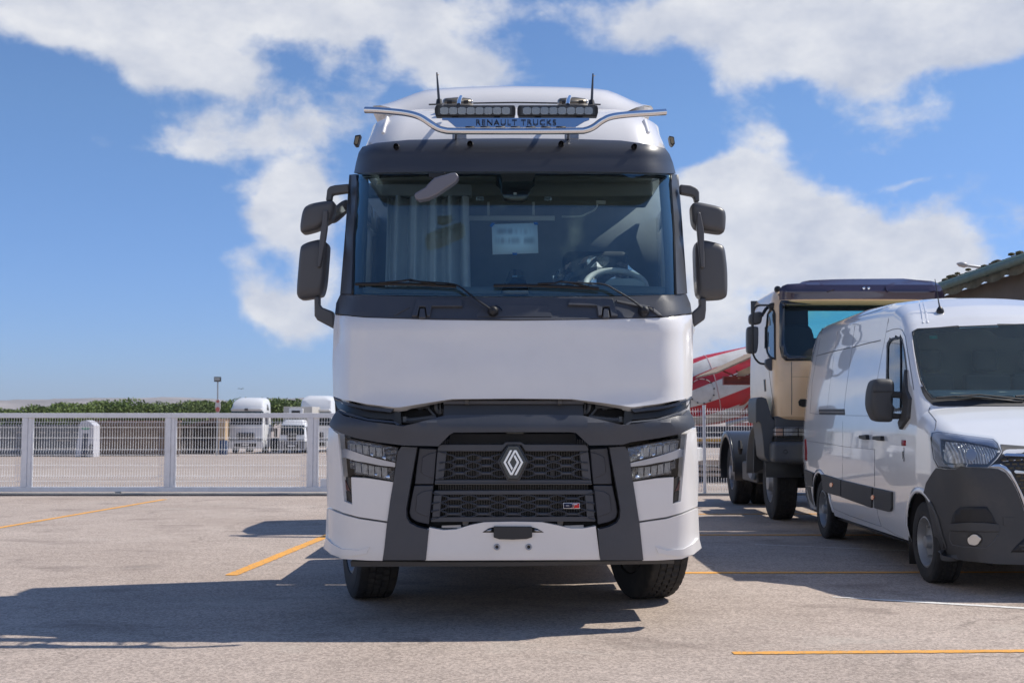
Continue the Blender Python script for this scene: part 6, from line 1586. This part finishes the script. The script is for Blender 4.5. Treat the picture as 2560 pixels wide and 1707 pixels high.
fc = [(1595 + 62*math.cos(k*.314), 1085 + 62*math.sin(k*.314)) for k in range(20)]
vp('fog_lamp_ring', cQ(*fc), BLACK, off=.018, th=.01, bev=.003, both=True, gx=0, gy=0)
fc = [(1595 + 50*math.cos(k*.314), 1085 + 50*math.sin(k*.314)) for k in range(20)]
vp('fog_lamp', cQ(*fc), mat('fog_lens', (.62, .62, .6), .15, .5, coat=1, bump=1, bscale=60), off=.026, th=.01, bev=.004, both=True, gx=0, gy=0)
vp('towing_cover', cQ((1842, 880), (1945, 882), (1950, 960), (1848, 956)), VD, off=.016, th=.004, bev=.001, gx=0, gy=0)
vp('lower_intake', cQ((1915, 1200), (1975, 1130), (2042, 1072), (2300, 1050), (2560, 1050), (2560, 1215), (2042, 1200)), mat('intake_black', (.014, .014, .016), .6), off=.015, th=.002, bev=0, both=True, gx=20, gy=14)
lb_ = MB(); f = V3(.018)
for k in range(8):
    for j in range(2):
        x = 1990 + k*62 + j*20; y = 1130 + j*34; lb_.add([f(*cQ(p)[0]) for p in ((x, y), (x + 48, y), (x + 48, y + 20), (x, y + 20))], [(0, 1, 2, 3)])
tag(lb_.build('intake_cells', VD, van, solid=.004), kind='stuff')
# roof: moulding ribs and aerial
for pts in (((712, 930), (735, 1010), (752, 1100), (770, 1250)), ((770, 930), (795, 1010), (815, 1100), (835, 1245))):
    line('roof_rib', cV(*pts), WHITE if False else VANW, .010, .001)
ab = V3(.01)(*cV((1025, 1085))[0])
an = MB().lathe([(-.02, .034), (.0, .036), (.02, .030), (.04, .016), (.05, .001)], Matrix.Translation(ab) @ Matrix.Rotation(-R(90), 4, 'Y'), 16).build('aerial_base', BLACK, van)
tipp = W(*cV((948, 590))[0], ab.y + .12)
MB().tube([ab + Vector((0, 0, .02)), ab + (tipp - ab)*.3, tipp], [.010, .006, .0035], 6).build('aerial_mast', BLACK, an)
for k in range(2): vp('tail_lamp', cQ((48, 175), (56, 172), (66, 300), (64, 365), (50, 360)), mat('tail_red', (.35, .02, .02), .2), off=.01, th=.02, bev=.002, gx=0, gy=0) if k == 0 else None
# ================================================================ BEIGE CONSTRUCTION TRUCK
BX, BY = 4.60, 14.90
bt = wthing('construction_truck', 'beige construction truck with a dark purple visor standing behind the white van', 'truck', (BX, BY + 2, 0))
BEI = mat('beige_paint', (.90, .63, .38), .28, coat=.6, var=.05, vscale=2, dirt=.12)
def bxc(Y): return BX + .033*(Y - BY)
def brow(z, hw, yf, rear=16.75, rx=.16, ry=.18, crown=.03, n=8, m=12):
    pts = [Vector((-hw, rear, z)), Vector((-hw, yf + (rear - yf)*.7, z)), Vector((-hw, yf + (rear - yf)*.4, z)), Vector((-hw, yf + ry + crown + .12, z))]
    for i in range(n + 1):
        a = (1 - i/n)*math.pi/2; x = hw - rx + rx*math.sin(a); pts.append(Vector((-x, yf + crown*(x/hw)**2 + ry*(1 - math.cos(a)), z)))
    for i in range(1, m):
        x = -(hw - rx) + 2*(hw - rx)*i/m; pts.append(Vector((x, yf + crown*(x/hw)**2, z)))
    pts += [Vector((-p.x, p.y, p.z)) for p in pts[:n + 5]][::-1]
    return [p + Vector((bxc(p.y), 0, 0)) for p in pts]
prof_ = [(1.36, 1.02, 15.08), (1.38, 1.10, 15.0), (1.44, 1.15, 14.94), (1.6, 1.155, 14.92), (1.9, 1.155, 14.92), (2.10, 1.15, 14.93)]
prof_ += [(2.14 + .06*k, 1.15 - .003*k, 14.94 + .0125*k) for k in range(15)] + [(3.04, 1.09, 15.16), (3.12, 1.06, 15.22), (3.18, 1.0, 15.32), (3.21, .92, 15.45)]
rows = [brow(*a) for a in prof_]
bb = MB().grid(rows); L_ = len(rows[0]); bb.f.append(tuple(range(L_*(len(rows) - 1), L_*len(rows))))
bbod = bb.build('cab_body', BEI, bt)
BB = bvh_of(bbod)
def B3(off=0): return onbvh(BB, off, 15.3)
def bp_(name, pts, m, off=.004, th=.008, bev=.002, **k): return panel(name, pts, B3(off), m, k.pop('parent', bt), th=th, bev=bev, **k)
wq = cD((656, 405), (662, 398), (1715, 398), (1720, 410), (1716, 770), (1700, 790), (690, 790), (664, 768), (650, 700), (650, 430))
swq = cR((876, 455), (905, 405), (935, 418), (948, 460), (950, 955), (905, 935), (872, 880), (858, 820), (856, 640))
bm = bmesh.new(); bm.from_mesh(bbod.data)
kill = [f for f in bm.faces if f.calc_area() < .5 and ((f.normal.y < -.5 and inpoly(*PX(f.calc_center_median()), cD((672, 415), (1700, 415), (1700, 772), (672, 772)))) or (f.normal.x < -.7 and inpoly(*PX(f.calc_center_median()), swq)) or (f.normal.x > .7 and 2.2 < f.calc_center_median().z < 2.9 and 15.3 < f.calc_center_median().y < 16.1))]
bmesh.ops.delete(bm, geom=kill, context='FACES'); bm.to_mesh(bbod.data); bm.free()
bp_('windscreen', wq, glass('teal_glass', (.66, .84, .84), 1.2), off=.006, th=0, bev=0, gx=40, gy=40)
def bring(name, O, I, m, off, par=bt):
    f = B3(off); rws = [[f(*p) for p in O + O[:1]], [f(*p) for p in I + I[:1]]]
    return MB().grid(rws).build(name, m, par, solid=.006)
O_ = wq; cx_ = sum(p[0] for p in O_)/len(O_); cy_ = sum(p[1] for p in O_)/len(O_)
bring('windscreen_frame', O_, [(p[0] + (12 if p[0] < cx_ else -12), p[1] + (9 if p[1] < cy_ else -12)) for p in O_], FRIT, .010)
bp_('door_window', swq, SIDEG, off=.004, th=0, bev=0, gx=0, gy=60)
Os = swq; f = B3(.008); MB().tube([f(*p) for p in Os + Os[:1]], .014, 6).build('window_seal', VRUB, bt)
# rear wall with its window, seats, dash
yr = 16.72; rw0, rw1 = W(2020, 777, yr), W(2345, 845, yr)
zT, zB = rw0.z, rw1.z; xL, xR_ = rw0.x, min(rw1.x, bxc(yr) + .9)
q = MB(); X0, X1 = bxc(yr) - 1.13, bxc(yr) + 1.13
q.b2(X0, X1, yr, yr + .03, 1.4, zB); q2 = MB().b2(X0, X1, yr, yr + .03, zT, 3.15); q3 = MB().b2(X0, xL, yr, yr + .03, zB, zT); q4 = MB().b2(xR_, X1, yr, yr + .03, zB, zT)
INN = mat('beige_cab_inside', (.09, .10, .11), .85)
for k in (q, q2, q3, q4): k.build('rear_wall', INN, bt)
MB().b2(xL, xR_, yr + .01, yr + .02, zB, zT).build('rear_window', glass('teal_rear_glass', (.55, .86, .84), .8), bt)
for x in (bxc(16) - .62, bxc(16) + .55):
    s_ = pillow('seat', [PX((x + a, 16.0, z)) for a, z in ((-.27, 1.7), (-.27, 2.5), (-.2, 2.75), (.2, 2.75), (.27, 2.5), (.27, 1.7))], 16.0, .16, .05, mat('bt_seat', (.04, .055, .075), .8), bt)
MB().b2(bxc(15) - 1.08, bxc(15) + 1.08, 15.08, 15.35, 1.9, 2.17).build('dashboard', mat('bt_dash', (.05, .06, .07), .7), bt, bev=.03)
MB().b2(bxc(16) - 1.1, bxc(16) + 1.1, 15.0, 16.7, 1.5, 1.55).build('cab_floor', BLACK, bt)
MB().b2(bxc(16) - 1.05, bxc(16) + 1.05, 15.25, 16.7, 3.05, 3.09).build('headliner', mat('bt_headliner', (.16, .17, .15), .9), bt)
# visor
PUR = mat('visor_smoked_purple', (.045, .034, .062), .10, coat=1, crough=.03)
vs = interp([(2.9, 14.90), (2.98, 14.86), (3.08, 14.84), (3.16, 14.88), (3.24, 15.0), (3.32, 15.2)])
def SBV(off=0):
    def f(px, py):
        y = 15
        for _ in range(30):
            p = W(px, py, y); x = abs(p.x - bxc(y)); t = max(0, min(.96, (x - .92)/.27)); y = .5*y + .5*(vs(p.z) + .03*x*x + .25*(1 - math.sqrt(1 - t*t)) - off)
        return W(px, py, y)
    return f
panel('visor', cD((648, 392), (646, 360), (652, 320), (668, 300), (700, 288), (780, 283), (800, 272), (850, 263), (1000, 257), (1150, 254), (1460, 252), (1540, 260), (1640, 268), (1672, 276), (1700, 300), (1722, 345), (1728, 392), (1500, 388), (1100, 386), (800, 388)), SBV(), PUR, bt, th=.03, bev=.008, gx=16, gy=8, seg=3)
for pts in (((810, 280), (900, 276), (1010, 320), (930, 345), (750, 348), (680, 340), (700, 300)), ((1340, 300), (1400, 275), (1500, 268), (1620, 280), (1660, 300), (1670, 330), (1600, 345), (1400, 348), (1350, 330))):
    panel('visor_blister', cD(*pts), SBV(.03), PUR, bt, th=.04, bev=.016, gx=16, gy=8, seg=4)
for x in (1200, 1232):
    p = SBV(.01)(*cD((x, 314))[0]); MB().lathe([(-.01, .022), (.006, .018), (.012, .001)], Matrix.Translation(p) @ Matrix.Rotation(-R(90), 4, 'Z'), 12).build('visor_screw', CHROME, bt)
p = B3(.02)(*cR((982, 205))[0]); MB().lathe([(-.03, .04), (0, .05), (.03, .04), (.04, .001)], Matrix.Translation(p) @ Matrix.Rotation(-R(90), 4, 'Z'), 14).build('marker_lamp', BLACK, bt)
# panel lines and slot
def bl(name, pts, r=.005, m=GAP):
    f = B3(0); P3 = []
    for (a, b), (c, d) in zip(pts, pts[1:]):
        k = max(2, int(math.hypot(c - a, d - b)/12)); P3 += [f(a + (c - a)*i/k, b + (d - b)*i/k) for i in range(k)]
    MB().tube(P3 + [f(*pts[-1])], r, 6, flat=.6).build(name, m, bt)
bl('panel_seam', cD((728, 794), (730, 1000), (728, 1172))); bl('panel_seam', cD((730, 892), (1200, 896)), .004, mat('bt_seam', (.36, .26, .16), .6)); bl('door_seam', cD((575, 600), (575, 800), (600, 1000), (620, 1100)), .004)
bp_('front_step', cD((772, 1055), (785, 1038), (1100, 1038), (1100, 1092), (800, 1090), (776, 1080)), VRUB, off=.006, th=.01, bev=.003, gx=0, gy=0)
bp_('marker_strip', cR((826, 1170), (842, 1168), (850, 1295), (836, 1300)), VRUB, off=.006, th=.01, gx=0, gy=0)
# mirrors
def ms(n, pts, Y, th, m, bev=.015, par=None): return panel(n, pts, flat(Y), m, par or bt, th=th, bev=bev, gx=0, gy=0, seg=3)
a = pillow('mirror_housing', cR((668, 590), (762, 590), (771, 620), (768, 800), (752, 878), (720, 888), (655, 885), (643, 850), (643, 610)), 15.3, .10, .02, MIR, bt)
pillow('wide_mirror', cR((672, 470), (700, 445), (760, 428), (808, 432), (815, 480), (800, 560), (740, 574), (680, 566), (668, 520)), 15.45, .10, .025, MIR, bt)
MB().tube(cat([W(*p, 15.25) for p in cR((885, 362), (800, 362), (755, 368), (728, 390), (716, 430), (706, 520), (705, 700), (706, 860), (720, 920), (750, 965), (790, 995), (850, 1000))], 4), .014, 8).build('mirror_tube', VRUB, bt)
ms('mirror_bracket', cR((885, 345), (905, 335), (960, 332), (962, 395), (925, 405), (885, 395)), 15.22, .1, VRUB)
ms('mirror_bracket', cR((850, 950), (905, 932), (936, 935), (932, 1062), (915, 1074), (880, 1060), (845, 1015)), 15.12, .1, DARK)
MB().tube([W(*p, 15.35) for p in cR((800, 480), (850, 400), (890, 370))], .022, 8).build('mirror_stay', VRUB, bt)
# front wings, bumper, lamps
BG = mat('bt_grey_plastic', (.075, .082, .092), .5, bump=.3, bscale=120, dirt=.1)
FY = 15.02
wing = cS((830, 40), (838, -15), (850, -30), (905, -40), (960, -20), (985, 60), (1012, 150), (1040, 240), (1145, 255), (1145, 320), (1062, 318), (1052, 430), (1035, 480), (1030, 560), (1040, 700), (1062, 768), (1000, 752), (965, 735), (935, 690), (918, 500), (906, 400), (890, 290), (862, 250), (842, 285), (828, 250))
panel('front_wing', wing, flat(FY), BG, bt, th=.5, bev=.03, gx=0, gy=0, seg=3)
wz = MB(); rws = []
for k in range(15):
    a = math.pi*k/14; rws.append([Vector((x, 16.25 - .66*math.cos(a), .62 + .72*math.sin(a))) for x in (3.46, 3.95)])
wz.grid(rws).build('mudguard', BG, bt, solid=.03)
panel('mud_flap', cS((828, 300), (860, 270), (890, 330), (912, 500), (920, 700), (920, 840), (830, 886), (802, 884), (812, 500)), flat(15.55), BLACK, bt, th=.03, bev=.004, gx=0, gy=0)
X0, X1 = W(*cS((1028, 600))[0], 14.85).x, bxc(15) + 1.12
zt_, zb_ = W(*cS((1100, 508))[0], 14.8).z, W(*cS((1100, 766))[0], 14.8).z
MB().b2(X0, X1, 14.78, 15.15, zb_, zt_).build('bumper', BG, bt, bev=.06, seg=4)
p = W(*cS((1197, 632))[0], 14.775); MB().lathe([(-.01, .03), (.002, .026), (-.01, .018), (-.02, .001)], Matrix.Translation(p) @ Matrix.Rotation(-R(90), 4, 'Z'), 14).build('tow_hole', BLACK, bt)
zt2, zb2 = W(*cS((1100, 252))[0], 14.95).z, zt_
MB().b2(X0 + .08, X1 - .05, 15.0, 15.4, zb2, zt2 + .06).build('lamp_panel', BG, bt, bev=.02)
hx0, hx1 = W(*cS((1062, 400))[0], 14.93).x, W(*cS((1452, 400))[0], 14.93).x
hz0, hz1 = W(*cS((1100, 448))[0], 14.93).z, W(*cS((1100, 332))[0], 14.93).z
for a_, b_ in ((hx0, hx1 + .05), (2*bxc(15) - hx1 - .05, 2*bxc(15) - hx0)):
    h = MB().b2(a_, b_, 14.92, 15.05, hz0, hz1).build('headlight', RFL2, bt, bev=.02)
    MB().b2(a_ + .01, a_ + .10, 14.905, 14.919, hz0 + .01, hz1 - .01).build('indicator', mat('pale_amber', (.62, .40, .30), .2), h)
    MB().b2(a_ + .11, b_ - .01, 14.905, 14.919, hz0 + .01, hz1 - .01).build('lens', glass('lamp_glass2', (.9, .92, .95), 2.5), h)
    g_ = MB()
    for k in range(3): g_.tube([(a_ - .04, 14.88, hz0 + (hz1 - hz0)*(.1 + .4*k)), (b_ + .02, 14.88, hz0 + (hz1 - hz0)*(.1 + .4*k))], .006, 6)
    for x in (a_ + .1, a_ + .3): g_.tube([(x, 14.88, hz0), (x, 14.88, hz1)], .006, 6)
    g_.build('lamp_guard', BLACK, bt)
MB().b2(X0 + .05, X1, 14.87, 15.0, zb2 - .005, zb2 + .035).build('lamp_step', BLACK, bt, bev=.01)
# wheels and frame
for x in (3.80, 5.62): wheel(bt, (x, 16.25, .52), .52, .30, .28, side=-1 if x < 4.6 else 1, nseg=110, steer=-.033)
for x in (3.83, 4.16, 5.28, 5.62): wheel(bt, (x, 19.25, .52), .52, .28, .28, side=-1 if x < 4.6 else 1, nseg=100, tread='block', steer=-.033)
for x in (4.28, 5.02): MB().b2(x, x + .08, 15.3, 20.6, .85, 1.15).build('chassis_rail', BLACK, bt)
MB().b2(4.2, 5.2, 15.1, 16.6, .62, 1.42).build('engine', PIT_B, bt)
MB().b2(3.95, 5.5, 16.15, 16.35, .44, .6).build('front_axle', PIT_B, bt, bev=.03)
MB().b2(3.95, 5.5, 19.15, 19.4, .42, .66).build('rear_axle', PIT_B, bt, bev=.03)
spr = MB()
for x in (1085, 1215): spr.b2(W(x/4.9 + 1720, 1150, 15.5).x - .02, W(x/4.9 + 1720, 1150, 15.5).x + .02, 15.45, 15.55, .62, 1.0)
MB().b2(3.74, 3.98, 15.45, 15.5, .80, 1.02).build('spring_hanger', BG, bt, bev=.01)
for s, x0_, x1_ in ((-1, 3.62, 4.36), (1, 5.1, 5.82)):
    rws = []
    for k in range(21):
        a = math.pi*(k/20*1.15 - .07); rws.append([Vector((x, 19.25 - .64*math.cos(a), .56 + .66*math.sin(a))) for x in [x0_ + (x1_ - x0_)*j/6 for j in range(7)]])
    MB().grid(rws).build('rear_mudguard', mat('black_wing_plastic', (.035, .038, .045), .28, coat=.3), bt, solid=.03, bev=.01)
    sd_ = MB(); n = 12
    ou = [Vector((x0_, 19.25 - .64*math.cos(math.pi*(k/n)), .56 + .66*math.sin(math.pi*(k/n)))) for k in range(n + 1)]
    inn = [Vector((x0_, 19.25 - .54*math.cos(math.pi*(k/n)), .56 + .56*math.sin(math.pi*(k/n)))) for k in range(n + 1)]
    if s < 0: sd_.grid([ou, inn]).build('mudguard_rim', mat('black_wing_plastic', (.035, .038, .045), .28), bt, solid=.02)
MB().tube([W(*cS((632, 500))[0], 18.5), W(*cS((640, 590))[0], 18.45), W(*cS((640, 650))[0], 18.5)], [.03, .045, .03], 10).build('mudguard_bracket', VRUB, bt)
MB().lathe([(0, .001), (0, .25), (.02, .28), (.62, .28), (.64, .25), (.64, .001)], Matrix.Translation((4.02, 17.35, .98)) @ Matrix.Rotation(R(90), 4, 'Z'), 24).build('air_tank', mat('tank_grey', (.16, .17, .18), .45), bt)
MB().b2(3.66, 4.2, 17.1, 18.2, .45, .75).build('tool_box', BLACK, bt, bev=.03)
MB().lathe([(0, .001), (0, .2), (.03, .23), (.1, .23), (.12, .001)], Matrix.Translation((3.60, 17.3, .72)), 20).build('filter_cap', mat('cap_blue_grey', (.10, .14, .20), .4), bt)
MB().b2(4.3, 5.1, 18.6, 20.2, 1.16, 1.26).build('coupling_plate', BLACK, bt, bev=.02)
